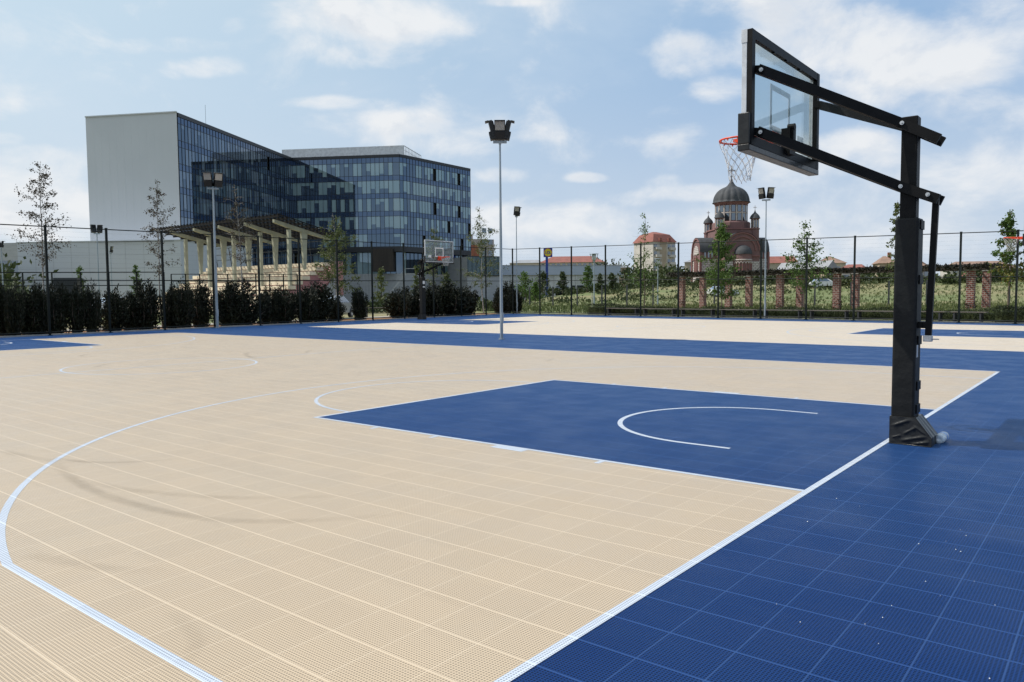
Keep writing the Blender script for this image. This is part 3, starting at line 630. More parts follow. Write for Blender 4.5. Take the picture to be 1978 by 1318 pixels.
for i, (x, o, top, hw, base, nl, lm, ls, lab, second) in enumerate([
    (90, 2.4, 313, 46, .36, 2300, 'leaf_backlit', .068, 'sparse young birch with darkened backlit leaves near the left picture edge', None),
    (313, 2.3, 347, 33, .34, 1700, 'leaf_backlit', .068, 'sparse young birch with brownish, darkened backlit leaves against the white office wall', (M['leaf_yellow'], lambda t: .04)),
    (472, 2.0, 358, 30, .42, 1300, 'leaf_backlit', .07, 'nearly bare leaning young birch in front of the grandstand roof', None),
    (650, 2.2, 414, 44, .22, 3800, 'leaf_birch', .10, 'leafy green birch with white trunk beside the pink stair wall', None),
    (838, 2.4, 440, 30, .22, 1700, 'leaf_birch', .10, 'slim pale birch standing behind the small glass backboard', None),
    (933, 2.6, 398, 34, .22, 2500, 'leaf_birch', .10, 'pale birch with a drooping bare tip right of the office block', (M['leaf_yellow'], lambda t: .10))]):
    p = offL(x, o); z = zof(p); H = height(x, top, z)
    make_tree('birch_tree', lab, p, H, base, hw / F_PX * z * 1.3, int(nl * 1.2), M[lm], M['bark'], 11 + i, ls, tr=.045 if i < 3 else .055, group='young birches behind the left fence', prof=tl, second=second, bare=.25 if i in (2, 5, 3) else .1, lean=.05 if i == 2 else .025, clump=.16)
for i, (x, z, top, hw, base, nl, lm, lab, bare, second) in enumerate([
    (1243, 58, 412, 36, .16, 1700, 'leaf_lime', 'young tree with a long bare top twig in front of the tower block', .55, None),
    (1392, 56, 428, 42, .14, 8200, 'leaf_lime', 'bushy bright green young tree in front of the red church', .08, None),
    (1556, 53, 426, 46, .20, 4200, 'leaf_lime', 'young green tree with a wispy top right of the church', .3, None),
    (1734, 46, 388, 24, .22, 2200, 'leaf_birch', 'narrow green tree mostly hidden behind the padded hoop pole', .0, None),
    (1951, 41, 405, 34, .30, 4600, 'leaf_lime', 'young tree with yellowing lower leaves at the right picture edge', .12, (M['leaf_yellow'], lambda t: .75 if t < .28 else .06))]):
    p = spot(x, z); make_tree('young_tree', lab, p, height(x, top, z), base, hw / F_PX * z * 1.05, int(nl * .62), M[lm], M['bark2'], 31 + i, .14, tr=.05, group='young trees in front of the meadow', bare=bare, second=second, lean=.02, clump=.22)
for i, (x, z, top, hw, lm, lab) in enumerate([
    (158, 62, 513, 15, 'leaf_lime', 'small light green sapling in front of the white annex'), (263, 62, 511, 13, 'leaf_lime', 'small light green sapling between annex and grandstand'),
    (737, 80, 517, 15, 'leaf_birch', 'conical green tree beside the outdoor steel stair'), (862, 84, 527, 14, 'leaf_mid', 'small dark round tree behind the small basketball hoop'),
    (805, 82, 512, 10, 'leaf_birch', 'slim green sapling left of the small basketball hoop'),
    (1134, 145, 514, 13, 'leaf_lime', 'bright green conical tree in front of the grey store'), (1086, 148, 525, 10, 'leaf_mid', 'round dark tree in front of the grey store left of the bright tree'),
    (1050, 140, 526, 16, 'leaf_mid', 'wide dark bush tree below the round shop sign'), (1015, 120, 527, 20, 'leaf_lime', 'broad light green tree at the left end of the store'),
    (1183, 140, 528, 11, 'leaf_mid', 'small dark conical tree at the right end of the grey store'), (1160, 142, 529, 8, 'leaf_mid', 'tiny dark conical tree between lamp and store end'), (1033, 110, 545, 10, 'leaf_lime', 'small pale sapling low in the meadow near the fence corner')]):
    p = spot(x, z); p.z = terr(p) - .05; H = height(x, top, z) - p.z; make_tree('small_tree', lab, p, H, .15, hw / F_PX * z * 1.2, 1100, M[lm], M['bark2'], 51 + i, .12 * z / 55, tr=.07, group='small trees near the buildings', prof=lambda t: (1 - t) ** .7, limbs=18, clump=.3)

# dark juniper shrubs along the left fence: five meshes, copied
def shrub_mesh(seed, n=4600):
    r = random.Random(seed); b = MB(); stems = []
    for k in range(15):
        a = r.uniform(0, 2 * pi); sp = r.uniform(.05, .40); hgt = r.uniform(.74, 1.0) * (1 - 2.2 * sp * sp); p0 = Vector((cos(a) * .05, sin(a) * .05, 0)); p1 = Vector((cos(a) * sp, sin(a) * sp, hgt)); md = p0.lerp(p1, .5) + Vector((cos(a), sin(a), 0)) * sp * .45
        stems.append((p0, md, p1)); b.tube([p0, md, p1], .012, 4, 1, taper=.003)
    for k in range(n):
        p0, md, p1 = stems[r.randrange(len(stems))]; t = r.uniform(.03, 1); c = p0 * (1 - t) ** 2 + md * 2 * t * (1 - t) + p1 * t * t
        wd = .20 * (1 - t * .60) + .012; c = c + rdir(r) * wd * r.random() ** .6
        d = (Vector((c.x, c.y, 0)) * 1.0 + Vector((0, 0, .65)) + rdir(r) * .6).normalized(); L = r.uniform(.05, .12) * (1.15 - .4 * t); leaf(b, c, d, rdir(r), L, L * .17)
    me = b.build('tmp', [M['leaf_dark'], M['bark2']]); d = me.data; bpy.data.objects.remove(me); return d
SM = [shrub_mesh(100 + k) for k in range(5)]; rs = random.Random(5)
SHR = [(-38, 26, 545), (6, 20, 546), (28, 18, 547), (56, 24, 551), (78, 18, 546), (108, 28, 551), (148, 19, 552), (179, 17, 546), (217, 30, 554), (250, 17, 562), (277, 33, 545), (330, 22, 553), (352, 22, 542), (386, 22, 541), (440, 24, 548), (466, 38, 543), (512, 13, 556), (527, 12, 553), (549, 24, 551), (592, 26, 552), (614, 30, 548), (648, 18, 574), (695, 16, 553), (772, 26, 558), (800, 24, 551), (838, 26, 552), (872, 36, 547), (902, 24, 552), (968, 16, 560), (979, 20, 543), (998, 13, 562)]
for i, (x, hw, top) in enumerate(SHR):
    p = offL(x, rs.uniform(1.0, 1.9)); z = zof(p); H = height(x, top, z); o = bpy.data.objects.new('juniper_shrub', SM[i % 5]); COL.objects.link(o)
    o.location = p; W = hw / F_PX * z / .34; o.scale = (W, W * rs.uniform(.8, 1.1), H * 1.04); o.rotation_euler = (0, 0, rs.uniform(0, 6.28))
    nb = 'widest ' if hw > 33 else ('slim ' if hw < 15 else '')
    j = i if i < len(ORD) else None
    tag(o, f'{nb}dark evergreen shrub behind the left fence, {ORD[i] if i < len(ORD) else "last but one" if i == len(SHR) - 2 else "last"} from the left', 'shrub', 'dark evergreen shrubs behind the left fence')

def hedge(name, label, A, B, w_, h, n, lm, seed, ls=.07):
    r = random.Random(seed); b = MB(); o = Vector(A); d = (B - A); L = d.length; d.normalize(); e = Vector((-d.y, d.x, 0)); pr = []
    core = MB()
    for k in range(n):
        u = r.uniform(0, L); wob = 1 + .12 * sin(u * 1.3) + .08 * sin(u * 3.7 + 1); a = r.uniform(0, 1)
        if r.random() < .45: q = (r.uniform(-.5, .5), 1)
        else: q = (r.choice((-.5, .5)), r.random())
        c = d * u + e * (q[0] * w_ * (1 + .2 * r.uniform(-1, 1))) + Vector((0, 0, q[1] * h * wob + r.uniform(-.08, .06))); c.z = max(c.z, .02)
        leaf(b, c, (rdir(r) + Vector((0, 0, .4))).normalized(), rdir(r), ls * r.uniform(.6, 1.3), ls * .32)
    m_ = int(L / 1.5) + 1
    for k in range(m_):
        u = L * (k + .5) / m_; b.box(d * u + Vector((0, 0, h * .42)), (L / m_ * .98, w_ * .72, h * .8), atan2(d.y, d.x), 0)
    ob = b.build(name, lm); ob.location = o; tag(ob, label, 'hedge'); return ob
hA = lambda x, o: bearing_on(x, LF1 + eR * o, RF1 + eR * o)
hedge('hedge', 'bright short hedge block left of the long benches', hA(1142, 2.1), hA(1235, 2.1), .9, .62, 3200, M['leaf_hedge'], 3)
hedge('hedge', 'long low clipped hedge behind the benches along the far fence', hA(1240, 2.3), hA(2080, 2.3), .9, .48, 15000, M['leaf_hedge'], 4)
hedge('hedge', 'taller loose hedge at the right end of the benches', hA(1925, 1.5), hA(2090, 1.5), .6, .62, 3500, M['leaf_hedge'], 6)

# meadow grass, weeds and the scrub behind it
r = random.Random(21); g = MB()
for k in range(11000):
    z = 46 + 80 * r.random() ** 1.5; x = r.uniform(930, 2060); p = spot(x, z)
    if (p - LF1).dot(eR) < 3.0 or (p - LF0).dot(eL) > -6 and x < 990: continue
    h = r.uniform(.22, .58) * (.7 if z > 80 else .95); c = Vector((p.x, p.y, terr(p) - .05))
    for q in range(3):
        d = (Vector((r.uniform(-.5, .5), r.uniform(-.5, .5), 1))).normalized(); leaf(g, c + Vector((r.uniform(-.12, .12), r.uniform(-.12, .12), 0)), d, rdir(r), h, .022 * z / 50)
tag(g.build('meadow_grass', M['grass']), 'tall dry grass growing over the meadow beyond the far fence', 'grass', kind='stuff')
g = MB()
for k in range(200):
    z = r.uniform(108, 155); x = r.uniform(960, 2060); p = spot(x, z); R_ = r.uniform(.6, 1.7); hh = r.uniform(.4, 1.15)
    for q in range(55):
        v = rdir(r); c = Vector((p.x + v.x * R_, p.y + v.y * R_, terr(p) + abs(v.z) * hh * r.uniform(.4, 1))); leaf(g, c, (v + Vector((0, 0, .8))).normalized(), rdir(r), .38, .10)
tag(g.build('weed_clumps', M['leaf_mid']), 'dark green weed clumps spread over the meadow', 'weeds', kind='stuff')
g = MB()
def clumps(x0, x1, z0, z1, h0, h1, n, ls=.75, per=110):
    for k in range(n):
        z = r.uniform(z0, z1); x = r.uniform(x0, x1); p = spot(x, z); hh = r.uniform(h0, h1); R_ = hh * r.uniform(.45, .75)
        for q in range(per):
            v = rdir(r); s_ = r.uniform(.55, 1.05); c = Vector((p.x + v.x * R_ * s_, p.y + v.y * R_ * s_, hh * .52 + v.z * hh * .5 * s_ + (terr(p) - .3 if p.z == 0 else 0))); leaf(g, c, (v + rdir(r) * .7).normalized(), rdir(r), ls * r.uniform(.6, 1.3), ls * .3)
clumps(1205, 1345, 150, 185, 2.2, 4.6, 34); clumps(1340, 1560, 140, 170, 1.2, 2.4, 30); clumps(1540, 1720, 120, 150, .8, 2.0, 20); clumps(1720, 2000, 105, 150, 1.0, 2.8, 30)
clumps(-60, 40, 92, 110, 3.5, 7.2, 20); clumps(970, 1200, 140, 164, .4, .9, 44, .5, 70); clumps(1160, 1188, 205, 210, 7.2, 8.4, 4, .9); clumps(960, 985, 190, 210, 6, 8, 4)
clumps(690, 980, 66, 74, .8, 1.6, 34, .4, 90); clumps(-60, 60, 52, 58, 1.2, 2.6, 14, .35, 130)
tag(g.build('distant_scrub', M['leaf_mid']), 'dark green scrub and treetops behind the meadow and at the far left', 'scrub', kind='stuff')
# ------------------------------------------------------------------ buildings
m, t, b = newmat('tinted_curtain_glass')                         # dark coated glass: mirror-like, blue tint
def coated(name, diff, refl, rough=.015, diff2=None):
    m, t, b = newmat(name); nodes = m.node_tree.nodes
    d = t.new('ShaderNodeBsdfDiffuse'); tcn = t.new('ShaderNodeTexCoord')
    d.inputs[0].default_value = (*diff, 1)
    if diff2:
        gi = t.new('ShaderNodeNewGeometry'); t.l.new(t.mix(gi.outputs['Random Per Island'], diff, diff2), d.inputs[0])
    g = t.new('ShaderNodeBsdfGlossy'); fz = t.new('ShaderNodeFresnel'); fz.inputs[0].default_value = 1.6; t.l.new(t.mix(fz.outputs[0], [k * .86 for k in refl], (.80, .86, .95)), g.inputs[0]); g.inputs['Roughness'].default_value = rough
    bn = t.new('ShaderNodeBump'); bn.inputs['Strength'].default_value = .02; bn.inputs['Distance'].default_value = .05; t.l.new(t.noise(tcn.outputs['Object'], .5, 2), bn.inputs['Height']); t.l.new(bn.outputs[0], g.inputs['Normal'])
    a = t.new('ShaderNodeAddShader'); t.l.new(d.outputs[0], a.inputs[0]); t.l.new(g.outputs[0], a.inputs[1]); t.l.new(a.outputs[0], nodes['Material Output'].inputs[0])
    return m
M['spandrel'] = coated('blue_spandrel_glass', (.006, .010, .018), (.055, .095, .160), .03, (.004, .008, .018))
M['pane'] = coated('dark_vision_glass', (.004, .007, .010), (.070, .112, .16), .012, (.008, .012, .02))
M['blind'] = coated('glass_over_blind', (.195, .265, .27), (.08, .115, .145), .012, (.13, .19, .205))
M['blindshade'] = coated('glass_over_shaded_blind', (.085, .105, .12), (.10, .135, .185), .012, (.04, .055, .065))  # blind copy darkened in colour: the long wing faces away from the sun
M['open'] = mat('open_window_reveal', (.006, .006, .007), .8)
M['mull'] = mat('black_aluminium_profile', (.010, .013, .018), .4, scale=6)
M['whitepanel'] = mat('white_cassette_cladding', (.50, .522, .555), .6, col2=(.485, .507, .54), scale=.2)
M['greypanel'] = mat('pale_grey_plinth_panel', (.36, .37, .39), .7, col2=(.32, .33, .35), scale=.5, stretch=(1, 1, 6))
M['screen'] = mat('pale_roof_screen', (.74, .75, .76), .6, scale=2)
M['brownclad'] = mat('dark_brown_cladding', (.022, .016, .013), .7, col2=(.035, .026, .02), scale=.6, stretch=(3, 3, .3))
M['concrete'] = mat('cream_concrete', (.37, .37, .285), .85, col2=(.30, .30, .23), scale=1.2, bump=.15)
M['seat'] = mat('cream_step_concrete', (.74, .65, .50), .9, col2=(.60, .51, .38), scale=1.5, bump=.2)
M['pink'] = mat('pink_render', (.42, .20, .20), .85, col2=(.36, .17, .17), scale=.8)
M['roofdark'] = mat('dark_roof_sheet', (.018, .017, .017), .8, spec=.1, scale=3)

def curtain(root, P0, P1, ztop, rows, pane_w, seed, name_group, plinth, blind_p=.7, pitch=3.35, sp=.95, opens=(), blind='blind'):
    """Curtain wall from P0 to P1 (left to right seen from outside): parapet, then spandrel and window bands."""
    r = random.Random(seed); d = (P1 - P0); L = d.length; d.normalize(); n = Vector((d.y, -d.x, 0)); nc = max(1, round(L / pane_w)); cw = L / nc; o = root.location
    def pt(u, z, q=0): v = P0 + d * u + n * q - o; return (v.x, v.y, z - o.z)
    z = ztop; par = MB(); par.prism([pt(0, z, .12), pt(L, z, .12), pt(L, z, -.5), pt(0, z, -.5)], None, (0, 0, -.55)); par.build('parapet', M['mull'], root); z -= .55
    zs = []
    for k in range(rows):
        s_ = MB()
        for c in range(nc): s_.quad(pt(c * cw, z - sp), pt((c + 1) * cw, z - sp), pt((c + 1) * cw, z), pt(c * cw, z))
        s_.build('spandrel_band', M['spandrel'], root); z -= sp; wz = pitch - sp
        w_ = MB(); style = r.choice((.85, .7, .9, .6))
        for c in range(nc):
            a, b_ = c * cw, (c + 1) * cw; lo, hi = z - wz, z
            if (k, c) in opens: w_.quad(pt(a, lo, -.25), pt(b_, lo, -.25), pt(b_, hi, -.25), pt(a, hi, -.25), 2); continue
            q = r.random()
            if q < blind_p * style:
                h = r.choice((1, 1, 1, 1, 1, .45, .62, .25, .85)); mz = hi - wz * h
                w_.quad(pt(a, mz), pt(b_, mz), pt(b_, hi), pt(a, hi), 1)
                if h < 1: w_.quad(pt(a, lo), pt(b_, lo), pt(b_, mz), pt(a, mz), 0)
            else: w_.quad(pt(a, lo), pt(b_, lo), pt(b_, hi), pt(a, hi), 0)
        w_.build('window_band', [M['pane'], M[blind], M['open']], root); zs.append((z, z - wz)); z -= wz
    mu = MB()
    for c in range(nc + 1): mu.prism([pt(c * cw - .03, ztop - .55, .05), pt(c * cw + .03, ztop - .55, .05), pt(c * cw + .03, ztop - .55, 0.002), pt(c * cw - .03, ztop - .55, .002)], None, (0, 0, z - ztop + .55))
    for a, b_ in zs:
        for q in (a, b_): mu.prism([pt(0, q + .03, .045), pt(L, q + .03, .045), pt(L, q + .03, .003), pt(0, q + .03, .003)], None, (0, 0, -.06))
    mu.build('mullion_grid', M['mull'], root)
    return z
# office block: white end wall, long glass wing, glass cross wing
HT = 28.0
def below(x, y, H=HT):                                           # foot of a roof corner of known height seen at bearing (x, y)
    d = ray(x, y); p = CAM + d * ((H - CAM.z) / d.z); return Vector((p.x, p.y, 0))
A = below(341, 217); B = below(165, 227); Cn = below(564, 305)
E0 = below(758, 298.4); E1 = below(771, 298); E2 = below(785, 300.5); Fq = below(908, 326)
ob = empty('office_building', (A.x, A.y, 0)); tag(ob, 'large L shaped office block with white end wall and dark blue glass facades', 'office building')
def lp(p, z): return (p.x - A.x, p.y - A.y, z)
back = (Cn - A)
bL = B + back * 1.02
bd = MB()
bd.quad(lp(B, 0), lp(A, 0), lp(A, HT), lp(B, HT)); bd.quad(lp(bL, 0), lp(B, 0), lp(B, HT), lp(bL, HT))
for k in range(0): pass
bd.build('white_end_wall', M['whitepanel'], ob)
nW = (A - B).normalized(); nW = Vector((nW.y, -nW.x, 0))
jt = MB()
for k in range(1, 12):
    p = B.lerp(A, k / 12); jt.prism([lp(p + nW * .004 - (A - B).normalized() * .006, 0), lp(p + nW * .004 + (A - B).normalized() * .006, 0), lp(p + (A - B).normalized() * .006, 0), lp(p - (A - B).normalized() * .006, 0)], None, (0, 0, HT))
jt.build('panel_joint', M['whitepanel'], ob)
cp = MB(); cp.beam(lp(B + nW * .02, HT + .06), lp(A + nW * .02, HT + .06), .3, .16); cp.build('coping', M['whitepanel'], ob)
zb = curtain(ob, A + (Cn - A).normalized() * .15, Cn, HT - .02, 6, .86, 3, 'l', 0, .8, opens=((0, 32),), blind='blindshade')
gf = MB(); gf.quad(lp(A, 5.4), lp(Cn, 5.4), lp(Cn, zb), lp(A, zb)); gf.build('ground_floor_glazing', M['pane'], ob)
pl = MB(); pl.quad(lp(A, 0), lp(Cn, 0), lp(Cn, 5.4), lp(A, 5.4)); pl.build('plinth', M['greypanel'], ob)
OP1 = ((0, 24),)
zc = curtain(ob, Cn, E0, HT, 5, .86, 8, 'm', 0, 1.0)
curtain(ob, E0, E1, HT, 5, 1.25, 9, 'm', 0, .8); curtain(ob, E1, E2, HT, 5, .9, 10, 'm', 0, .7)
curtain(ob, E2, Fq, HT, 5, .86, 14, 'r', 0, .62, opens=((0, 9), (0, 18), (2, 9), (2, 18), (3, 14), (3, 22), (4, 5), (4, 19), (4, 26)))
dn = MB()                                                        # recessed storey, soffit and plinth below the glass
nF = (E0 - Cn).normalized(); nF = Vector((nF.y, -nF.x, 0)); nR = (Fq - E2).normalized(); nR = Vector((nR.y, -nR.x, 0))
chain = [Cn, E0, E1, E2, Fq]
sf = MB()
for p, q in zip(chain[:-1], chain[1:]): sf.quad(lp(p + nF * .1, zc - 1.0), lp(q + nF * .1, zc - 1.0), lp(q + nF * .1, zc), lp(p + nF * .1, zc))
sf.build('soffit_band', M['mull'], ob)
ins = [Cn - nF * 1.2, E0 - nF * 1.2, E1 - nF * 1.4, E2 - nR * 1.6, Fq - nR * 1.2 - (Fq - E2).normalized() * 1.5]
rr = random.Random(4); gg = MB()
for p, q in zip(ins[:-1], ins[1:]):
    nn = max(1, round((q - p).length / 1.1))
    for c in range(nn):
        a, b_ = p.lerp(q, c / nn), p.lerp(q, (c + 1) / nn); gg.quad(lp(a, 5.6), lp(b_, 5.6), lp(b_, zc), lp(a, zc), 1 if rr.random() < .38 else 0)
gg.build('ground_floor_glazing', [M['pane'], M['blind']], ob)
gm = MB()
for p, q in zip(ins[:-1], ins[1:]):
    nn = max(1, round((q - p).length / 1.1)); d_ = (q - p).normalized(); n2 = Vector((d_.y, -d_.x, 0))
    for c in range(nn + 1): a = p.lerp(q, c / nn) + n2 * .05; gm.box(lp(a, (5.6 + zc) / 2), (.07, .07, zc - 5.6), atan2(d_.y, d_.x))
gm.build('mullion_grid', M['mull'], ob)
pl = MB()
for p, q in zip(ins[:-1], ins[1:]): pl.quad(lp(p, 0), lp(q, 0), lp(q, 5.6), lp(p, 5.6))
pl.build('plinth', M['greypanel'], ob)
bx0 = spot(719, (E0 - CAM).dot(FW) - .6); bx1 = spot(760, (E0 - CAM).dot(FW) - .8); dd_ = (bx1 - bx0).normalized(); bk = Vector((-dd_.y, dd_.x, 0))
MB().prism([lp(bx0, 6.0), lp(bx1, 6.0), lp(bx1 + bk * 2.2, 6.0), lp(bx0 + bk * 2.2, 6.0)], None, (0, 0, 4.3)).build('entrance_box', M['brownclad'], ob)
rf = MB(); Rq = below(890, 336)
rf.add([lp(B, HT - .3), lp(A - nW * .2, HT - .3), lp(Cn, HT - .3), lp(E0 - nF * .3, HT - .3), lp(E2 - nF * .4, HT - .3), lp(Fq - nR * .3, HT - .3), lp(Rq, HT - .3), lp(bL, HT - .3)], [tuple(range(8))])
rf.build('roof', M['roofdark'], ob)
bw = MB(); bw.quad(lp(Fq, 0), lp(Rq, 0), lp(Rq, HT), lp(Fq, HT)); bw.quad(lp(Rq, 0), lp(bL, 0), lp(bL, HT), lp(Rq, HT)); bw.build('rear_wall', M['whitepanel'], ob)
# plant screen on the roof
hs0, hs1 = HT, HT + 2.75; S0 = below(545, 290, hs1); S1 = below(780, 281.5, hs1); S2 = below(813, 301, hs1)
fr_ = MB(); SP = []
def screen(p, q, n_, solid):
    d_ = (q - p).normalized()
    for c in range(n_):
        a, b_ = p.lerp(q, c / n_), p.lerp(q, (c + 1) / n_)
        if solid(c): SP.append(MB().quad(lp(a.lerp(b_, .02), hs0 + .1), lp(b_.lerp(a, .02), hs0 + .1), lp(b_.lerp(a, .02), hs1 - .08), lp(a.lerp(b_, .02), hs1 - .08)))
        else:
            fr_.beam(lp(a, hs0), lp(b_, hs1), .05, .05); 
            for q_ in (.35, .7): fr_.beam(lp(a, hs0 + (hs1 - hs0) * q_), lp(b_, hs0 + (hs1 - hs0) * q_), .05, .05)
        fr_.box(lp(a, (hs0 + hs1) / 2), (.09, .09, hs1 - hs0), atan2(d_.y, d_.x))
    fr_.beam(lp(p, hs1), lp(q, hs1), .12, .10); fr_.box(lp(q, (hs0 + hs1) / 2), (.09, .09, hs1 - hs0))
screen(S0, S1, 22, lambda c: True); screen(S1, S2, 12, lambda c: False)
pu = spot(640, 156); pv = spot(700, 155.5)
pk = (pv - pu).normalized().cross(Vector((0, 0, -1))) * 4
MB().prism([lp(pu, HT), lp(pv, HT), lp(pv + pk, HT), lp(pu + pk, HT)], None, (0, 0, 2.6)).build('plant_room', M['screen'], ob)
sf_ = fr_.build('screen_frame', M['screen'], ob)
for q_ in SP: q_.build('screen_panel', M['screen'], sf_)
MB().cyl(lp(spot(408, 122), HT), lp(spot(408, 122), HT + 3.3), .03, n=6).build('roof_antenna', M['galv'], ob)
# outdoor steel stair against the plinth
st = empty('steel_stair', spot(742, 141)); tag(st, 'pale steel outdoor stair with railings climbing to the dark entrance box', 'stair'); st.rotation_euler = (0, 0, heading(st.location)); s_ = MB()
for k in range(14): s_.box((k * .28, 0, .35 + k * .36), (.3, 1.4, .06))
s_.beam((-.2, -.72, .2), (3.9, -.72, 5.3), .06, .28); s_.beam((-.2, .72, .2), (3.9, .72, 5.3), .06, .28); s_.box((4.9, 0, 5.35), (2.0, 1.5, .12)); s_.build('flight', M['greypanel'], st); s_ = MB()
for y in (-.74, .74):
    s_.beam((-.2, y, 1.25), (3.9, y, 6.3), .06, .06); s_.beam((3.9, y, 6.3), (5.9, y, 6.3), .06, .06)
    for k in range(8): s_.beam((k * .55, y, .5 + k * .68), (k * .55, y, 1.5 + k * .68), .05, .05)
for k in range(7): s_.beam((-3.6 + k * .55, .9, 0.1), (-3.6 + k * .55, .9, 5.4), .10, .10)
s_.build('railing', M['greypanel'], st)

def block(name, label, cat, xl, zl, xr, zr, ytop, depth, wall, h=None, base=0.0):
    """box building: front face from bearing xl at distance zl to bearing xr at distance zr."""
    p, q = spot(xl, zl), spot(xr, zr); r = empty(name, p); tag(r, label, cat); H = h or height(xl, ytop, zl); d = (q - p); L = d.length; d.normalize()
    r.rotation_euler = (0, 0, atan2(d.y, d.x)); MB().box((L / 2, depth / 2, (H + base) / 2), (L, depth, H - base)).build('wall', wall, r)
    return r, L, H
def gable(r, L, D, z, rise, m, axis='x', over=.35, hip=0):
    b = MB(); o = over
    if axis == 'x': v = [(-o, -o, z), (L + o, -o, z), (L + o, D + o, z), (-o, D + o, z), (-o + hip, D / 2, z + rise), (L + o - hip, D / 2, z + rise)]; f = [(0, 1, 5, 4), (2, 3, 4, 5), (3, 0, 4), (1, 2, 5)]
    else: v = [(-o, -o, z), (L + o, -o, z), (L + o, D + o, z), (-o, D + o, z), (L / 2, -o + hip, z + rise), (L / 2, D + o - hip, z + rise)]; f = [(0, 4, 5, 3), (1, 2, 5, 4), (0, 1, 4), (2, 3, 5)]
    b.add(v, f + [(0, 3, 2, 1)]); return b.build('roof', m, r)
def windows(r, L, z0, rows, cols, w_, h, pitch, m, x0=.0, x1=None, y=-.03, name='window'):
    x1 = L if x1 is None else x1
    for j in range(rows):
        for i in range(cols): MB().box((x0 + (x1 - x0) * (i + .5) / cols, y, z0 + j * pitch + h / 2), (w_, .1, h)).build(name, m, r)
M['winglass'] = coated('small_window_glass', (.012, .015, .018), (.16, .18, .2), .03)
r, L, H = block('annex_building', 'long low white flat annex left of the office block', 'building', 38, 107, 352, 104.5, 470, 22, M['whitepanel'])
b = MB(); b.box((L / 2, 11, H + .06), (L + .2, 22.2, .12)); b.build('coping', M['whitepanel'], r); b = MB()
for k in range(1, 5): b.box((L / 2, -.005, H * k / 5), (L, .012, .03))
for k in range(1, 9): b.box((L * k / 9, -.006, H / 2), (.03, .014, H))
b.build('panel_joint', M['greypanel'], r)
b = MB(); b.beam((L * .5, -.4, H - .1), (L * .97, -.4, H - .1), .07, .07); b.build('roof_pipe', M['steeldark'], r)
r, L, H = block('far_hall', 'grey flat roofed hall far behind the trees at the left edge', 'building', -160, 165, 60, 160, 474, 20, M['greypanel']); b = MB(); b.box((L / 2, -.05, H * .62), (L, .2, H * .18)); b.build('window_band', M['winglass'], r)

# fins building right of the office and brown tower behind it
M['fins'] = coated('teal_fin_glass', (.03, .06, .065), (.14, .20, .22), .02, (.015, .03, .035))
r, L, H = block('pavilion', 'low teal glass pavilion with vertical fins right of the office block', 'building', 903, 150, 968, 153, 496, 14, M['greypanel'])
b = MB(); nn = 26
for k in range(nn): b.box((L * (k + .5) / nn, -.06, (5.2 + H) / 2), (L / nn * .96, .06, H - 5.2 - .05))
b.build('glazing', M['fins'], r); b = MB()
for k in range(nn + 1): b.box((L * k / nn, -.16, (5.2 + H) / 2), (.07, .16, H - 5.2))
b.box((L / 2, -.12, H + .05), (L + .2, .3, .12)); b.box((L / 2, -.12, 5.15), (L + .2, .3, .12)); b.build('fin', M['mull'], r)
M['terracotta'] = mat('terracotta_panel', (.27, .085, .05), .8, col2=(.20, .065, .04), scale=.6); M['warmgrey'] = mat('warm_grey_render', (.34, .30, .29), .85, scale=.5)
r, L, H = block('apartment_tower', 'brown and grey panel tower just right of the office block', 'building', 900, 232, 955, 236, 462, 14, M['warmgrey'])
b = MB(); b.box((L * .33, -.06, H * .46), (L * .26, .1, H * .88)); b.build('balcony_panel', M['terracotta'], r); windows(r, L, 3, 6, 2, 1.4, 1.5, 3.4, M['winglass'], L * .55, L * .98); b = MB(); b.box((L * .1, 5, H + .8), (L * .5, 6, 1.6)); b.build('roof_house', M['warmgrey'], r)

# store with its sign
M['storeblue'] = mat('blue_grey_metal_fascia', (.40, .45, .53), .5, col2=(.37, .42, .50), scale=.2); M['storewhite'] = mat('off_white_store_wall', (.60, .61, .60), .8, scale=.4)
r, L, H = block('store_building', 'low flat store with blue grey fascia beyond the meadow', 'store', 945, 172, 1194, 178, 514, 26, M['storewhite'])
b = MB(); b.box((L / 2, 12.8, H - 1.0), (L + .8, 26.6, 2.1)); fo = b.build('fascia', M['storeblue'], r); b = MB(); b.box((L / 2, 12.8, H + .10), (L + 1.0, 26.8, .12)); b.build('fascia_trim', M['greypanel'], fo)
b = MB(); b.box((L * .555, -.06, 1.6), (L * .10, .1, 3.2)); b.build('entrance_door', M['winglass'], r)
for fx in (.08, .2, .38, .68, .82, .93): MB().box((L * fx, -.05, 2.6), (2.6, .1, 1.5)).build('window', M['winglass'], r)
b = MB()
for k in range(13): b.box((L * k / 12, -.1, (H - 2.1) / 2), (.28, .2, H - 2.1))
b.build('pilaster', M['storewhite'], r)
M['signblue'] = mat('sign_blue', (.010, .05, .30), .4, scale=3); M['signyellow'] = mat('sign_yellow', (.75, .60, .02), .4, scale=3); M['signred'] = mat('sign_red', (.60, .02, .02), .4, scale=3)
sg = empty('pylon_sign', spot(1057.5, 166)); tag(sg, 'square blue pylon sign with a yellow disc above the store', 'sign'); sg.rotation_euler = (0, 0, heading(sg.location)); zs0, zs1 = height(1059, 497.2, 166), height(1059, 479.6, 166); sw = 17.0 / F_PX * 166; zc_ = (zs0 + zs1) / 2
MB().box((-.1, .0, zs0 / 2), (.55, .45, zs0)).build('post', M['signblue'], sg)
pn = MB().box((.15, 0, zc_), (sw, .4, zs1 - zs0), bev=.03).build('panel', M['signblue'], sg); R_ = sw * .455
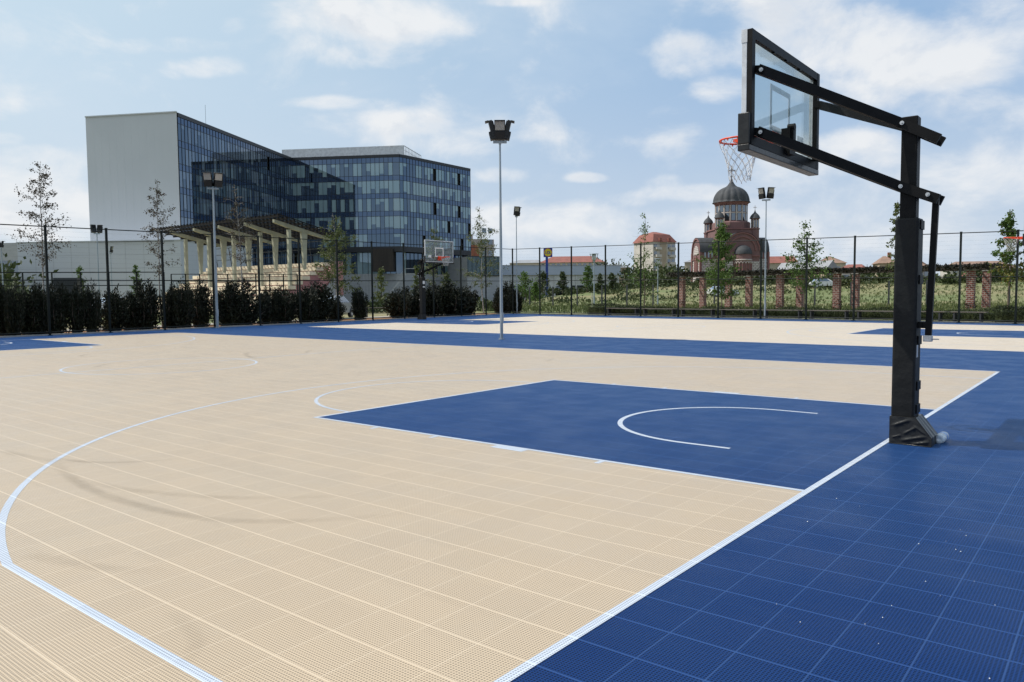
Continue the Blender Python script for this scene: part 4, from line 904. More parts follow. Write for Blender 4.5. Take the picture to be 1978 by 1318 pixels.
MB().cyl((.15, -.20, zc_), (.15, -.225, zc_), R_, n=40).build('ring', M['signred'], pn); MB().cyl((.15, -.22, zc_), (.15, -.245, zc_), R_ * .92, n=40).build('disc', M['signyellow'], pn)
def text(s, size, mt, parent, loc, rot, name='lettering', ex=.012):
    cu = bpy.data.curves.new(name, 'FONT'); cu.body = s; cu.size = size; cu.extrude = ex; cu.align_x = 'CENTER'; cu.align_y = 'CENTER'; cu.offset = size * .022
    tmp = bpy.data.objects.new('tmp', cu); COL.objects.link(tmp); dg = bpy.context.evaluated_depsgraph_get(); me = bpy.data.meshes.new_from_object(tmp.evaluated_get(dg)); bpy.data.objects.remove(tmp)
    me.materials.clear(); me.materials.append(mt); o = bpy.data.objects.new(name, me); COL.objects.link(o); o.parent = parent; o.location = loc; o.rotation_euler = rot; return o
for ch, dx, mt, rz in (('L', -.56, 'signblue', 0), ('I', -.22, 'signred', .35), ('D', .14, 'signblue', 0), ('L', .54, 'signblue', 0)): text(ch, .74, M[mt], pn, (.15 + dx * .9, -.262, zc_ - .02), (pi / 2, rz, 0))

# houses, halls and blocks beyond the meadow
M['redroof'] = mat('red_roof_tile', (.25, .09, .07), .85, col2=(.20, .075, .06), scale=.8); M['brownroof'] = mat('brown_roof_tile', (.26, .165, .12), .85, col2=(.20, .13, .10), scale=.8); M['greyroof'] = mat('grey_roof_sheet', (.27, .28, .30), .7, scale=.8)
M['cream'] = mat('cream_render', (.50, .45, .36), .9, col2=(.44, .39, .31), scale=.3); M['wwall'] = mat('white_render', (.52, .485, .45), .9, scale=.3); M['beigew'] = mat('beige_render', (.40, .32, .24), .9, scale=.3)
r, L, H = block('red_roof_hall', 'long building with red hipped roof behind the store', 'building', 1044, 235, 1166, 232, 508, 12, M['cream']); gable(r, L, 12, H, 2.1, M['redroof'], hip=3.5); windows(r, L, H - 1.3, 1, 12, .9, .9, 3, M['winglass'])
r, L, H = block('grey_roof_hall', 'low building with pale grey roof left of the shop sign', 'building', 985, 240, 1042, 238, 509, 12, M['cream']); gable(r, L, 12, H, 1.2, M['greyroof'], hip=2)
r, L, H = block('beige_house', 'small beige house with low grey roof between store and tower block', 'house', 1196, 205, 1217, 206, 517, 9, M['beigew']); gable(r, L, 9, H, 1.0, M['greyroof'], hip=1); windows(r, L, H - 2.6, 1, 2, .9, 1.3, 3, M['winglass'])
r, L, H = block('cream_house', 'cream house with open loggia between tower block and church', 'house', 1322, 215, 1342, 214, 507, 9, M['cream']); gable(r, L, 9, H, 1.0, M['greyroof'], hip=2); b = MB(); b.box((L * .72, -.05, H - 2.0), (L * .4, .1, 2)); b.build('loggia', M['winglass'], r)
# tower block with mansard roof
tb = empty('tower_block', spot(1264, 300)); tag(tb, 'seven storey tower block with red mansard roof left of the church', 'apartment block'); tb.rotation_euler = (0, 0, heading(tb.location) + .72)
Ht = height(1264, 470, 300); a = 5.6; MB().box((0, 0, Ht / 2), (2 * a, 2 * a, Ht)).build('wall', M['wwall'], tb); MB().box((a + .02, .3, Ht / 2), (.1, 2 * a * .52, Ht - .2)).build('gable_panel', M['beigew'], tb); MB().box((-a * .1, -a - .02, Ht / 2), (2 * a * .3, .1, Ht - .2)).build('gable_panel', M['beigew'], tb)
b = MB(); e_ = a + .5; zt = height(1264, 449, 300); v = [(-e_, -e_, Ht), (e_, -e_, Ht), (e_, e_, Ht), (-e_, e_, Ht), (-a * .72, -a * .72, Ht + (zt - Ht) * .72), (a * .72, -a * .72, Ht + (zt - Ht) * .72), (a * .72, a * .72, Ht + (zt - Ht) * .72), (-a * .72, a * .72, Ht + (zt - Ht) * .72), (-1, 0, zt), (1, 0, zt)]
b.add(v, [(0, 1, 5, 4), (1, 2, 6, 5), (2, 3, 7, 6), (3, 0, 4, 7), (4, 5, 9, 8), (6, 7, 8, 9), (5, 6, 9), (7, 4, 8), (3, 2, 1, 0)]); rf_ = b.build('roof', M['redroof'], tb)
for k in (-.4, .4): MB().box((k * a, -e_ * .93, Ht + 1.0), (1.1, .8, 1.1)).build('dormer', M['redroof'], rf_); MB().box((e_ * .93, k * a, Ht + 1.0), (.8, 1.1, 1.1)).build('dormer', M['redroof'], rf_)
nfl = 7; fh = (Ht - 1.2) / nfl
for k in range(nfl):
    z = .8 + k * fh
    for u in (-.80, .42, .80):
        MB().box((u * a, -a - .04, z + 1.6), (1.3, .12, 1.5)).build('window', M['winglass'], tb); MB().box((a + .04, u * a, z + 1.6), (.12, 1.3, 1.5)).build('window', M['winglass'], tb)
    for u in (-.62, .62):
        MB().box((u * a, -a - .55, z + .75), (2.6, 1.1, .95)).build('balcony', M['wwall'], tb); MB().box((a + .55, u * a, z + .75), (1.1, 2.6, .95)).build('balcony', M['wwall'], tb)
HS = [('long_red_roof_house', 'long house with dull red roof directly right of the church', 1470, 224, 1540, 222, 509, 8, 'cream', 'redroof', 2.1, 'x', 1.0),
      ('brown_roof_house', 'wide house with brown hipped roof behind the wispy young tree', 1578, 226, 1633, 224, 509, 10, 'cream', 'brownroof', 2.2, 'x', 4.5),
      ('grey_gable_house', 'brick house with pale grey gabled roof behind the pergola', 1596, 150, 1614, 151, 519, 13, 'beigew', 'greyroof', 1.6, 'y', 0),
      ('red_roof_bungalow', 'low bungalow with bright red roof right of the grey gabled house', 1622, 140, 1668, 138, 521, 8, 'wwall', 'redroof', 1.0, 'x', 1.2),
      ('dark_roof_house', 'house with dark brown roof and red chimney left of the hoop pole', 1698, 200, 1730, 199, 509, 9, 'beigew', 'brownroof', 2.0, 'x', 2.0),
      ('peak_roof_house', 'house with steep brown roof just right of the hoop pole', 1775, 190, 1792, 190, 516, 9, 'beigew', 'brownroof', 2.2, 'x', 2.4),
      ('wide_brown_roof_block', 'very wide building with terracotta brown roof beyond the pergola end', 1832, 205, 1960, 200, 517, 12, 'wwall', 'brownroof', 1.7, 'x', 3.0),
      ('pink_roof_house', 'small house with pinkish red roof between the last brick columns', 1858, 140, 1908, 138, 537, 8, 'wwall', 'redroof', 1.4, 'x', 1.0),
      ('orange_roof_house', 'small house with orange red roof right of the brick columns', 1902, 132, 1932, 131, 545, 8, 'wwall', 'redroof', 1.5, 'x', 1.0),
      ('white_round_house', 'white building with curved upper floor at the far right', 1912, 165, 1962, 164, 517, 9, 'wwall', 'brownroof', .9, 'x', 2.0)]
for (nm, lab, xl, zl, xr, zr, yt, D_, wl, rfm, rise, ax, hip) in HS:
    r, L, H = block(nm, lab, 'house', xl, zl, xr, zr, yt, D_, M[wl]); gable(r, L, D_, H, rise, M[rfm], ax, .4, hip)
    n_ = max(2, int(L / 3)); windows(r, L, H - 2.3, 1, n_, .9, 1.3, 3, M['winglass'])
    if nm in ('dark_roof_house', 'grey_gable_house'): MB().box((L * .8, D_ * .5, H + rise), (.8, .8, 1.9)).build('chimney', M['terracotta'], r)
# ------------------------------------------------------------------ grandstand with canopy
Pn, Pf = spot(561, 62), spot(362, 71.5); ga = (Pf - Pn).normalized(); gb = Vector((ga.y, -ga.x, 0)); GL = (Pf - Pn).length
gs = empty('grandstand', Pn); tag(gs, 'cream concrete grandstand with dark sloping canopy on tall columns', 'grandstand')
def gp(a, d, h): v = ga * a + gb * d; return (v.x, v.y, h)
angG = atan2(ga.y, ga.x)
def beam_h(d): return 7.16 - .212 * (d)
for i in range(5):
    a = GL * i / 4
    b = MB(); b.prism([gp(a - .13, -.13, 0), gp(a + .13, -.13, 0), gp(a + .13, .13, 0), gp(a - .13, .13, 0)], None, (0, 0, 6.75)); b.build('column', M['concrete'], gs)
    b = MB(); b.prism([gp(a - .13, -1.42, beam_h(-1.42)), gp(a - .13, 4.1, beam_h(4.1)), gp(a - .13, 4.1, beam_h(4.1) - .2), gp(a - .13, .3, beam_h(.3) - .32), gp(a - .13, -.3, beam_h(-.3) - .3), gp(a - .13, -1.42, beam_h(-1.42) - .24)], None, ga * .26); b.build('roof_beam', M['concrete'], gs)
    b = MB(); b.prism([gp(a - .11, 1.15, beam_h(1) - .3), gp(a - .11, 1.72, beam_h(2.1) - .2), gp(a - .11, 1.55, 3.6), gp(a - .11, 1.35, 3.6)], None, ga * .22); b.build('rear_strut', M['concrete'], gs)
b = MB(); nS = 40
for k in range(nS):                                             # open slats running down the slope, on purlins
    a_ = -1.1 + (GL + 4.3) * k / (nS - 1); b.prism([gp(a_, -1.75, beam_h(-1.75) + .30), gp(a_, 4.35, beam_h(4.35) + .30), gp(a_, 4.35, beam_h(4.35) + .25), gp(a_, -1.75, beam_h(-1.75) + .25)], None, ga * .14)
for k in range(9):
    d = -1.7 + k * .74; b.prism([gp(-1.05, d, beam_h(d) + .235), gp(-1.05, d + .10, beam_h(d) + .215), gp(-1.05, d + .10, beam_h(d) + .05), gp(-1.05, d, beam_h(d) + .05)], None, ga * (GL + 4.2))
b.build('canopy', M['roofdark'], gs)
nr = 11
for k in range(nr):
    d = 2.9 - .7 * k; h = 4.2 - .385 * k
    if h < .2: break
    b = MB(); j0 = 0
    for q in range(7):
        a0 = -.55 + (GL + 2.2) * q / 7; a1 = -.55 + (GL + 2.2) * (q + 1) / 7 - .03
        b.prism([gp(a0, d, h), gp(a0, d + .74, h), gp(a0, d + .74, h - .30), gp(a0, d, h - .30)], None, ga * (a1 - a0))
    b.build('step_row', M['seat'], gs)
b = MB(); pl_ = [(3.7, 0), (3.7, 3.85)]
for k in range(nr):
    d = 2.95 - .7 * k; h = 3.88 - .385 * k
    if h < .1: break
    pl_ += [(d + .02, h), (d + .02, h - .385)]
pl_ += [(pl_[-1][0], 0)]
b.prism([gp(-.45, d, max(0, h)) for d, h in pl_], None, ga * (GL + 2.0)); b.build('riser_wall', M['pink'], gs)
b = MB(); b.prism([gp(-1.25, d, h) for d, h in ((1.2, 1.55), (3.65, 4.28), (4.4, 4.28), (4.4, 0), (3.75, 0), (3.75, 3.55), (1.75, 1.35), (1.75, 0), (1.2, 0))], None, ga * .3); b.build('side_frame', M['pink'], gs)
b = MB(); b.prism([gp(-1.1, d, h) for d, h in ((1.75, 0), (3.76, 0), (3.76, 3.1), (1.75, 1.2))], None, ga * .1); b.build('side_panel', M['greypanel'], gs)
b = MB()
for k in range(8): b.beam(gp(-.6 + k * 2.4, 3.6, 4.2), gp(-.6 + k * 2.4, 3.3, 6.0), .05, .05)
for h, d in ((6.0, 3.3), (5.4, 3.4), (4.9, 3.48)): b.beam(gp(-.6, d, h), gp(GL + .9, d, h), .05, .05)
b.build('rear_railing', M['steeldark'], gs)

def low_fence(name, label, A, B, H0, H1, n, rails, cat='fence', th=.06, wires=0):
    r = empty(name, A); tag(r, label, cat)
    for i in range(n + 1): p = A.lerp(B, i / n) - A; h = H0 + (H1 - H0) * i / n; MB().box((p.x, p.y, h / 2), (th, th, h)).build('post', M['fence'], r)
    for f in rails: b = MB(); q = B - A; b.beam((0, 0, H0 * f), (q.x, q.y, H1 * f), th * .8, th * .8); b.build('rail', M['fence'], r)
    return r
low_fence('pitch_fence', 'dark rail fence of the neighbouring pitch behind the shrubs', spot(-70, 49), spot(318, 52), height(-70, 527, 49), height(318, 526, 52), 7, (1.0, .72, .42), th=.075)
low_fence('pitch_fence', 'dark rail fence in front of the grandstand steps', spot(332, 52), spot(575, 53), height(332, 530, 52), height(575, 530, 53), 9, (1.0, .84, .62), th=.06)
wf = empty('wire_fence', spot(1068, 93)); tag(wf, 'sparse row of dark posts crossing the meadow beyond the far fence', 'fence'); o_ = wf.location
for x, z in [(984, 97), (1023, 96), (1068, 93), (1115, 91), (1162.6, 88), (1211, 86), (1261.5, 83), (1320, 81), (1380, 79), (1441, 77), (1507, 75), (1574, 73), (1644, 71), (1717, 69), (1790, 67), (1870, 65), (1950, 63)]:
    p = spot(x, z) - o_; b = MB(); b.box((p.x, p.y, 1.1 + terr(p + o_)), (.13, .13, 2.5)); b.build('post', M['steeldark'], wf)
stk = empty('survey_stake', spot(1143.5, 74)); tag(stk, 'short pale wooden stake left of the round street lamp', 'stake'); MB().box((0, 0, .75), (.10, .08, 1.5), bev=.02).build('stake', M['concrete'], stk)

# ------------------------------------------------------------------ church
def brick(name, c1, c2, mortar, sx=1.0, rough=.85, ms=.02):
    m, t, b = newmat(name); tcn = t.new('ShaderNodeTexCoord'); sp = t.new('ShaderNodeSeparateXYZ'); t.l.new(tcn.outputs['Object'], sp.inputs[0]); cb = t.new('ShaderNodeCombineXYZ')
    t.l.new(t.math('ADD', sp.outputs[0], sp.outputs[1]), cb.inputs[0]); t.l.new(sp.outputs[2], cb.inputs[1])
    br = t.new('ShaderNodeTexBrick'); t.l.new(cb.outputs[0], br.inputs['Vector']); br.inputs['Color1'].default_value = (*c1, 1); br.inputs['Color2'].default_value = (*c2, 1); br.inputs['Mortar'].default_value = (*mortar, 1)
    br.inputs['Scale'].default_value = sx; br.inputs['Mortar Size'].default_value = ms; t.l.new(br.outputs[0], b.inputs['Base Color']); b.inputs['Roughness'].default_value = rough
    return m
M['chbrick'] = mat('church_red_brick', (.185, .102, .098), .9, col2=(.15, .085, .082), scale=.7); M['chbrick2'] = mat('church_bright_brick', (.225, .105, .098), .9, col2=(.19, .092, .086), scale=1)
M['chstone'] = brick('white_church_stone', (.56, .53, .50), (.50, .47, .45), (.24, .20, .19), .55, ms=.05); M['lead'] = mat('grey_lead_roof', (.062, .066, .072), .7, .0, spec=.25, col2=(.045, .048, .053), scale=.8); M['pillar'] = mat('pale_pillar_stone', (.46, .40, .37), .85, scale=1)
cp_ = spot(1411, 200); ch = empty('church', cp_); tag(ch, 'red brick orthodox church with grey ribbed dome and four small turrets', 'church'); ch.rotation_euler = (0, 0, heading(cp_) + radians(19))
def cross(p, h, w_, m, parent):
    b = MB(); x, y, z = p; b.box((x, y, z + h / 2), (h * .075, h * .06, h)); b.box((x, y, z + h * .62), (w_, h * .05, h * .075))
    for e in (-1, 1): b.box((x + e * w_ / 2, y, z + h * .62), (h * .07, h * .05, h * .17))
    b.box((x, y, z + h), (h * .17, h * .05, h * .07)); b.tube([(x + cos(k * pi / 8) * w_ * .26, y, z + h * .62 + sin(k * pi / 8) * w_ * .26) for k in range(16)], h * .018, 4, closed=True)
    b.cyl((x, y, z - .08), (x, y, z + .18), h * .07, n=8); return b.build('cross', m, parent)
HB = 5.0
MB().box((0, 0, 8.8), (2 * HB, 2 * HB, 17.6)).build('nave', M['chbrick'], ch)
b = MB()
for z in (17.5, 15.1): b.box((0, 0, z), (2 * HB + .5, 2 * HB + .5, .3))
b.build('cornice', M['chbrick2'], ch)
def halfdisc(axis, pos, c, r, z, th, n=20):                      # arched gable plate
    out = []
    for k in range(n + 1):
        a = pi * k / n; u = cos(a) * r; w_ = z + sin(a) * r; out.append((pos, c + u, w_) if axis == 'x' else (c + u, pos, w_))
    return out
for sx, x0, x1 in ((-1, -HB, -9.0), (1, HB, 8.4)):
    xm, wx = (x0 + x1) / 2, abs(x1 - x0); R0 = 3.6
    MB().box((xm, 0, 5.0), (wx, 2 * R0, 10.0)).build('transept', M['chstone'], ch)
    b = MB(); b.box((xm, 0, 10.9), (wx + .1, 2 * R0 + .1, 1.8)); b.prism(halfdisc('x', x1, 0, R0 + .05, 11.7, 0), None, (-(x1 - x0), 0, 0)); b.build('transept_gable', M['chbrick'], ch)
    b = MB(); v = []
    for k in range(21): a = pi * k / 20; v += [(x0, cos(a) * (R0 + .3), 11.7 + sin(a) * (R0 + .3)), (x1 + sx * .25, cos(a) * (R0 + .3), 11.7 + sin(a) * (R0 + .3))]
    b.add(v, [(2 * k, 2 * k + 2, 2 * k + 3, 2 * k + 1) for k in range(20)], smooth=True); b.build('vault_roof', M['lead'], ch)
    b = MB(); n = 20
    for k in range(n):
        a, c_ = pi * k / n, pi * (k + 1) / n
        b.beam((x1 + sx * .12, cos(a) * R0, 11.7 + sin(a) * R0), (x1 + sx * .12, cos(c_) * R0, 11.7 + sin(c_) * R0), .3, .34)
    for y in (-R0, R0): b.box((x1 + sx * .08, y, 5.85), (.5, .6, 11.7))
    b.box((x1 + sx * .1, 0, 10.0), (.4, 2 * R0, .25)); b.build('arch_frame', M['chbrick2'], ch)
    b = MB(); b.prism(halfdisc('x', x1 + sx * .06, 0, 2.3, 11.2, 0), None, (sx * .1, 0, 0)); b.build('tympanum', M['chstone'], ch)
    for y in (-1.2, 0, 1.2): MB().box((x1 + sx * .16, y, 8.6), (.16, .6, 4.6 if y == 0 else 4.0)).build('window', M['chbrick2'], ch)
    for xx in (-.9, 0, .9): MB().box((xm + xx, -R0 - .06, 11.0), (.4, .12, 1.3)).build('window', M['winglass'], ch)
R1 = 4.4
MB().box((0, -6.6, 5.2), (2 * R1, 3.2, 10.4)).build('choir', M['chbrick'], ch)
for x in (-3.3, 3.3): MB().box((x, -8.26, 4.6), (2.0, .16, 9.2)).build('stone_panel', M['chstone'], ch); 
for x in (2.9, 3.8): MB().box((x, -8.36, 5.2), (.42, .1, .8)).build('window', M['winglass'], ch)
b = MB(); b.box((0, -6.6, 11.1), (2 * R1 + .1, 3.3, 1.5)); b.prism(halfdisc('y', -8.25, 0, R1 + .05, 11.8, 0), None, (0, 3.3, 0)); b.build('choir_gable', M['chbrick'], ch)
b = MB(); n = 22
for rr_ in (R1, R1 * .78):
    for k in range(n):
        a, c_ = pi * k / n, pi * (k + 1) / n; b.beam((cos(a) * rr_, -8.34, 11.8 + sin(a) * rr_), (cos(c_) * rr_, -8.34, 11.8 + sin(c_) * rr_), .3, .3)
b.box((0, -8.33, 10.5), (2 * R1 + .3, .3, .3)); b.build('arch_frame', M['chbrick2'], ch)
b = MB(); b.prism(halfdisc('y', -8.3, 0, R1 + .35, 11.9, 0), None, (0, 3.4, 0)); 
b = MB(); v = []
for k in range(21): a = pi * k / 20; v += [(cos(a) * (R1 + .25), -8.5, 11.8 + sin(a) * (R1 + .25)), (cos(a) * (R1 + .25), -5, 11.8 + sin(a) * (R1 + .25))]
b.add(v, [(2 * k, 2 * k + 2, 2 * k + 3, 2 * k + 1) for k in range(20)], smooth=True); b.build('vault_roof', M['lead'], ch)
ax = .2
b = MB().lathe((ax, -8.2, 0), [(2.1, 0), (2.1, 10.9)], 20, a0=pi, a1=2 * pi); b.build('apse', M['chbrick'], ch)
b = MB().lathe((ax, -8.2, 0), [(2.25, 10.9), (2.25, 11.1), (2.1, 11.8), (1.7, 12.5), (1.0, 13.0), (0.05, 13.2)], 20, a0=pi, a1=2 * pi); b.build('apse_roof', M['lead'], ch)
b = MB()
for k in range(9): a = pi + pi * (k + .5) / 9; b.cyl((ax + cos(a) * 2.17, -8.2 + sin(a) * 2.17, 0), (ax + cos(a) * 2.17, -8.2 + sin(a) * 2.17, 8.6), .12, n=8)
b.build('arcade_column', M['chbrick2'], ch); b = MB()
for k in range(8):
    a0_, a1_ = pi + pi * (k + .5) / 9, pi + pi * (k + 1.5) / 9
    for q in range(6):
        t0, t1 = q / 6, (q + 1) / 6; p0 = a0_ + (a1_ - a0_) * t0; p1 = a0_ + (a1_ - a0_) * t1
        b.beam((ax + cos(p0) * 2.21, -8.2 + sin(p0) * 2.21, 8.6 + sin(pi * t0) * .5), (ax + cos(p1) * 2.21, -8.2 + sin(p1) * 2.21, 8.6 + sin(pi * t1) * .5), .18, .16)
b.lathe((ax, -8.2, 0), [(2.11, 9.3), (2.27, 9.35), (2.27, 9.6), (2.11, 9.65)], 20, a0=pi, a1=2 * pi); b.build('arcade_trim', M['pillar'], ch)
MB().lathe((0, 0, 0), [(4.75, 17.5), (4.75, 19.2), (4.45, 19.5), (0, 19.5)], 8, smooth=False, a0=pi / 8, a1=2 * pi + pi / 8).build('octagon_base', M['chbrick'], ch)
dr = MB().lathe((0, 0, 0), [(3.87, 19.4), (3.87, 24.0)], 32).build('drum', M['chbrick'], ch)
b = MB(); b2 = MB()
for k in range(16):
    a = 2 * pi * (k + .5) / 16; a2 = 2 * pi * k / 16; c_ = (cos(a2), sin(a2))
    for z0, h in ((19.75, 1.75), (21.95, 1.6)):
        MB().box((cos(a) * 3.88, sin(a) * 3.88, z0 + h / 2), (.14, .92, h), a).build('window', M['winglass'], dr)
    b.box((c_[0] * 3.96, c_[1] * 3.96, 21.6), (.24, .34, 4.0), a2)
    b2.tube([(cos(a + q * pi / 6 * .09 * 2) * 4.0, sin(a + q * pi / 6 * .09 * 2) * 4.0, 23.5 + .42 * sqrt(max(0, 1 - (q / 3.2) ** 2))) for q in (-3, -2, -1, 0, 1, 2, 3)], .12, 5)
b.lathe((0, 0, 0), [(3.88, 21.5), (4.04, 21.55), (4.04, 21.8), (3.88, 21.85)], 32); b.build('pillar', M['pillar'], dr); b2.build('window_arch', M['chbrick2'], dr)
MB().lathe((0, 0, 0), [(3.9, 23.7), (4.15, 24.0), (4.42, 24.3), (4.42, 24.55), (4.0, 24.6)], 48).build('cornice', M['chbrick2'], ch)
dome_p = [(4.55, 24.45), (4.45, 24.6)] + [(4.33 * cos(t) ** .92 if t < 1.3 else 4.33 * cos(t), 24.7 + 4.05 * sin(t)) for t in [k * 1.31 / 12 for k in range(13)]]
MB().lathe((0, 0, 0), dome_p, 96, fn=lambda r, z, t: r * (1 + .065 * abs(sin(8 * t)) * min(1, r / 3) - (.0))).build('dome', M['lead'], ch)
MB().lathe((0, 0, 0), [(1.5, 28.45), (1.42, 28.62), (1.05, 28.9), (.72, 29.35), (.42, 29.9), (.2, 30.5), (.13, 31.0), (.22, 31.1), (.22, 31.25), (.0, 31.35)], 24).build('lantern_spire', M['lead'], ch)
cross((0, 0, 31.2), 2.5, 1.75, M['steeldark'], ch)
for x, y, dz in ((-4.55, -4.55, .5), (-4.55, 4.55, 0), (4.55, -4.55, .35), (4.55, 4.55, .3)):
    tr_ = MB().lathe((x, y, dz), [(1.12, 12), (1.12, 16.9), (1.3, 17.0), (1.3, 17.25), (.9, 17.3), (.9, 19.4), (1.1, 19.5), (1.22, 19.75), (0, 19.8)], 8, smooth=False).build('turret', M['chbrick'], ch)
    b = MB()
    for k in range(8): a = 2 * pi * k / 8; b.cyl((x + cos(a) * .94, y + sin(a) * .94, 17.3 + dz), (x + cos(a) * .94, y + sin(a) * .94, 19.4 + dz), .13, n=6)
    b.build('pillar', M['pillar'], tr_); b = MB()
    for k in range(8): a = 2 * pi * (k + .5) / 8; b.box((x + cos(a) * .86, y + sin(a) * .86, 18.35 + dz), (.08, .3, 1.7), a)
    b.build('window', M['winglass'], tr_)
    MB().lathe((x, y, dz), [(1.3, 19.7), (1.22, 19.9), (1.05, 20.35), (.7, 20.8), (.3, 21.15), (.12, 21.6), (.05, 21.9)], 24, fn=lambda r, z, t: r * (1 + .03 * abs(sin(4 * t)))).build('turret_dome', M['lead'], tr_)
    cross((x, y, 21.8 + dz), 1.1, .75, M['pillar'], tr_)

# ------------------------------------------------------------------ pergola with brick columns
M['brick'] = brick('red_pergola_brick', (.20, .062, .045), (.14, .046, .036), (.30, .25, .22), 1.9, ms=.04)
M['timber'] = mat('dark_timber', (.045, .035, .028), .85, col2=(.03, .024, .02), scale=3, stretch=(1, 1, 8))
P0, P5 = spot(1317, 66), spot(1875, 51); pd = (P5 - P0).normalized(); pn_ = Vector((-pd.y, pd.x, 0)); pl5 = (P5 - P0).length; pg = empty('pergola', P0); tag(pg, 'long pergola of paired red brick columns under dark vine covered beams', 'pergola')
def pp(u, w_): v = pd * u + pn_ * w_; return (v.x, v.y)
angP = atan2(pd.y, pd.x); hc = 2.78; r = random.Random(9); vb = MB()
for i in range(6):
    for j, (wo, uo) in enumerate(((0, 0), (3.1, .25))):
        u = pl5 * i / 5 + uo; x, y = pp(u, wo); b = MB(); b.box((x, y, hc / 2), (.46, .46, hc), angP); c_ = b.build('column', M['brick'], pg)
        MB().box((x, y, hc + .03), (.54, .54, .06), angP).build('cap', M['kerb'], c_)
        if j == 0 and i in (0, 2, 3, 4, 5):
            for k in range(330 if i != 0 else 200):
                v = rdir(r); c = Vector((x + v.x * .36, y + v.y * .36, abs(r.gauss(0, .5)))); leaf(vb, c, (rdir(r) + Vector((0, 0, .5))).normalized(), v, .10, .04)
b = MB()
for wo in (-.12, .12, 2.98, 3.22): x0, y0 = pp(-1.0, wo); x1, y1 = pp(pl5 + 1.5, wo); b.beam((x0, y0, hc + .16), (x1, y1, hc + .16), .08, .2)
for k in range(44): u = -.9 + (pl5 + 2.3) * k / 43; x0, y0 = pp(u, -.7); x1, y1 = pp(u, 3.8); b.beam((x0, y0, hc + .34), (x1, y1, hc + .34), .07, .15)
b.build('beam', M['timber'], pg)
for k in range(6500):
    u = r.uniform(-1.1, pl5 + 1.6); wo = r.uniform(-.8, 3.9) if r.random() < .5 else r.uniform(-.75, -.3); x, y = pp(u, wo); z = hc + .27 + r.gauss(0, .07) + .04 * sin(u * 1.7); leaf(vb, Vector((x, y, z)), (rdir(r) + Vector((0, 0, -.2))).normalized(), rdir(r), .17, .05)
vb.build('vine', M['vine'], pg)

# ------------------------------------------------------------------ long benches by the far fence, picnic bench, street lamps, parked cars
M['plank'] = mat('weathered_bench_plank', (.12, .105, .09), .85, col2=(.08, .07, .06), scale=3, stretch=(1, 8, 8)); bl = []
def bench(A, B, label, group, h=.45, back=True):
    d = B - A; L = d.length; r = empty('long_bench', (A + B) / 2); r.rotation_euler = (0, 0, atan2(d.y, d.x)); tag(r, label, 'bench', group)
    b = MB()
    for k in range(3): b.box((0, -.14 + k * .14, h), (L, .115, .04), bev=.005)
    b.build('seat', M['plank'], r)
    if back:
        b = MB()
        for k in range(2): b.box((0, .27 + k * .02, h + .2 + k * .15), (L, .03, .10), bev=.005)
        b.build('backrest', M['plank'], r)
    n = max(2, int(L / 1.6) + 1)
    for k in range(n):
        x = -L / 2 + .25 + (L - .5) * k / (n - 1); b = MB(); b.box((x, 0, h / 2 - .01), (.07, .34, h - .02)); 
        if back: b.beam((x, .22, h - .1), (x, .31, h + .40), .05, .05)
        b.build('leg', M['steeldark'], r)
spans = [(1172, 1236), (1241, 1308), (1313, 1384), (1390, 1466), (1472, 1554), (1560, 1645), (1651, 1741), (1748, 1828), (1834, 1908)]
for i, (x0, x1) in enumerate(spans):
    bench(hA(x0, 1.45), hA(x1, 1.45), f'long low plank bench along the far fence, {ORD[i]} from the left', 'plank benches along the far fence', back=False)
pa, pb = spot(700, 51), spot(763, 50.5); bench(pa, pb, 'grey slatted long bench between the shrubs beyond the left fence', None, h=.62, back=False)
M['lantern'] = mat('frosted_lantern_glass', (.62, .66, .68), .3, scale=3)
for x, z, top, lab in ((1147.5, 80, 489, 'grey street lamp with flared crown in the meadow below the shop sign side'), (1270.5, 92, 499, 'grey street lamp with flared crown in front of the tower block')):
    p = spot(x, z); p.z = terr(p); H = height(x, top, z) - p.z; r_ = empty('street_lamp', p); tag(r_, lab, 'street lamp', 'street lamps with flared crowns'); k_ = H / 6.2
    b = MB(); b.cyl((0, 0, 0), (0, 0, H * .2), .09, n=12); b.cyl((0, 0, H * .2), (0, 0, H - .9 * k_), .065, .05, 12); b.cyl((0, 0, H - 1.05 * k_), (0, 0, H - .85 * k_), .10, .14, 12); b.build('pole', M['galv'], r_)
    MB().lathe((0, 0, H - .85 * k_), [(.12, 0), (.22, .1), (.24, .45), (.2, .62), (0, .63)], 16).build('lantern', M['lantern'], r_)
    b = MB()
    for q in range(6): a = q * pi / 3; b.tube([(cos(a) * .1, sin(a) * .1, H - .9 * k_), (cos(a) * .36, sin(a) * .36, H - .6 * k_), (cos(a) * .46, sin(a) * .46, H - .1 * k_)], .018, 5)
    b.lathe((0, 0, H - .12), [(.0, .07), (.42, .04), (.52, .0), (.42, -.02), (0, -.01)], 20); b.build('crown', M['galv'], r_)
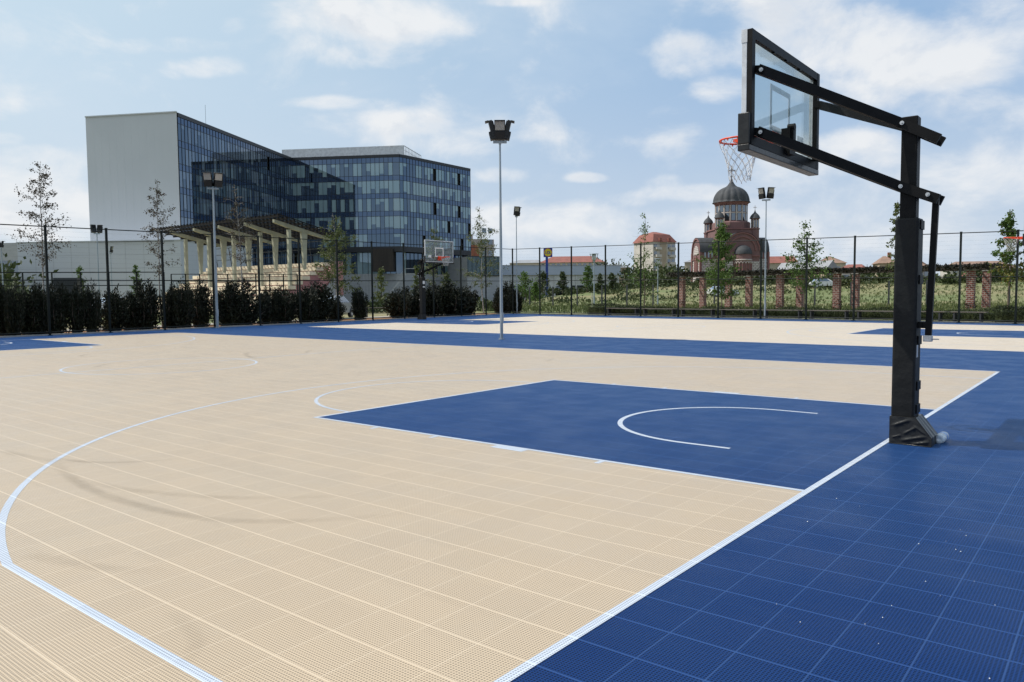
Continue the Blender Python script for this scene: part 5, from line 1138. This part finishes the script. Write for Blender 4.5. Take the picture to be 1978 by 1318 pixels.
def car(p, rz, col, label):
    r = empty('parked_car', p, rz); tag(r, label, 'car'); W = .86
    def hull(prof, w0, w1): 
        n = len(prof); vs = [(x, -w0 - (w1 - w0) * k, z) for (x, z, k) in prof] + [(x, w0 + (w1 - w0) * k, z) for (x, z, k) in prof]
        return vs, [tuple(range(n - 1, -1, -1)), tuple(range(n, 2 * n))] + [(k, (k + 1) % n, n + (k + 1) % n, n + k) for k in range(n)]
    pr = [(-2.05, .35, 0), (-2.1, .62, 0), (-1.95, .92, 0), (-1.75, .98, 0), (-1.2, 1.42, 1), (.3, 1.46, 1), (1.0, 1.0, 0), (1.9, .86, 0), (2.1, .62, 0), (2.08, .32, 0)]
    b = MB(); v, f = hull(pr, W, .68); b.add(v, f); bo = b.build('body', col, r)
    g = MB()
    for s_ in (-1, 1): g.add([(-1.35, s_ * (W - .02), 1.02), (.75, s_ * (W - .02), 1.02), (.2, s_ * .72, 1.38), (-1.08, s_ * .72, 1.38)], [(0, 1, 2, 3)])
    g.add([(.98, -.74, 1.03), (.98, .74, 1.03), (.36, .62, 1.43), (.36, -.62, 1.43)], [(0, 1, 2, 3)]); g.add([(-1.74, -.74, 1.02), (-1.74, .74, 1.02), (-1.25, .62, 1.4), (-1.25, -.62, 1.4)], [(0, 1, 2, 3)])
    for i_, vv in enumerate(g.v): x, y, z = vv; g.v[i_] = (x + (.02 if x > .3 and abs(y) < .75 and z > 1 and abs(x - .75) > .01 else 0), y * 1.03, z + .012)
    g.build('window', M['winglass'], r)
    for x in (-1.3, 1.32):
        for y in (-.8, .8): w_ = MB().cyl((x, y - .1, .32), (x, y + .1, .32), .32, n=18).build('wheel', M['steeldark'], r); MB().cyl((x, y - .115, .32), (x, y + .115, .32), .2, n=12).build('rim', M['alu'], w_)
    for y in (-.6, .6): MB().box((2.06, y, .70), (.06, .28, .12)).build('headlight', M['lampglass'], r)
M['carwhite'] = mat('white_car_paint', (.72, .73, .74), .25, scale=3); M['carsilver'] = mat('silver_car_paint', (.42, .45, .48), .3, .4, scale=3)
for x, z, rz, c, lab in ((1396, 112, .4, 'carwhite', 'white car parked in front of the church behind the green tree'), (1592, 118, .2, 'carwhite', 'white car parked by the grey gabled house beyond the pergola'), (640, 50, 1.2, 'carsilver', 'silver car glimpsed between the shrubs below the pink wall'), (236, 58, .6, 'carsilver', 'silver car glimpsed above the shrubs below the white annex')):
    p = spot(x, z); p.z = terr(p); car(p, heading(p) + rz, M[c], lab)
r, L, H = block('storage_container', 'dark storage container between shrubs and white annex', 'container', 104, 60, 150, 60.5, 537, 2.4, M['steeldark']); b = MB()
for k in range(14): b.box((L * (k + .5) / 14, -.02, H / 2), (.06, .05, H * .9))
b.build('wall_rib', M['steeldark'], r)
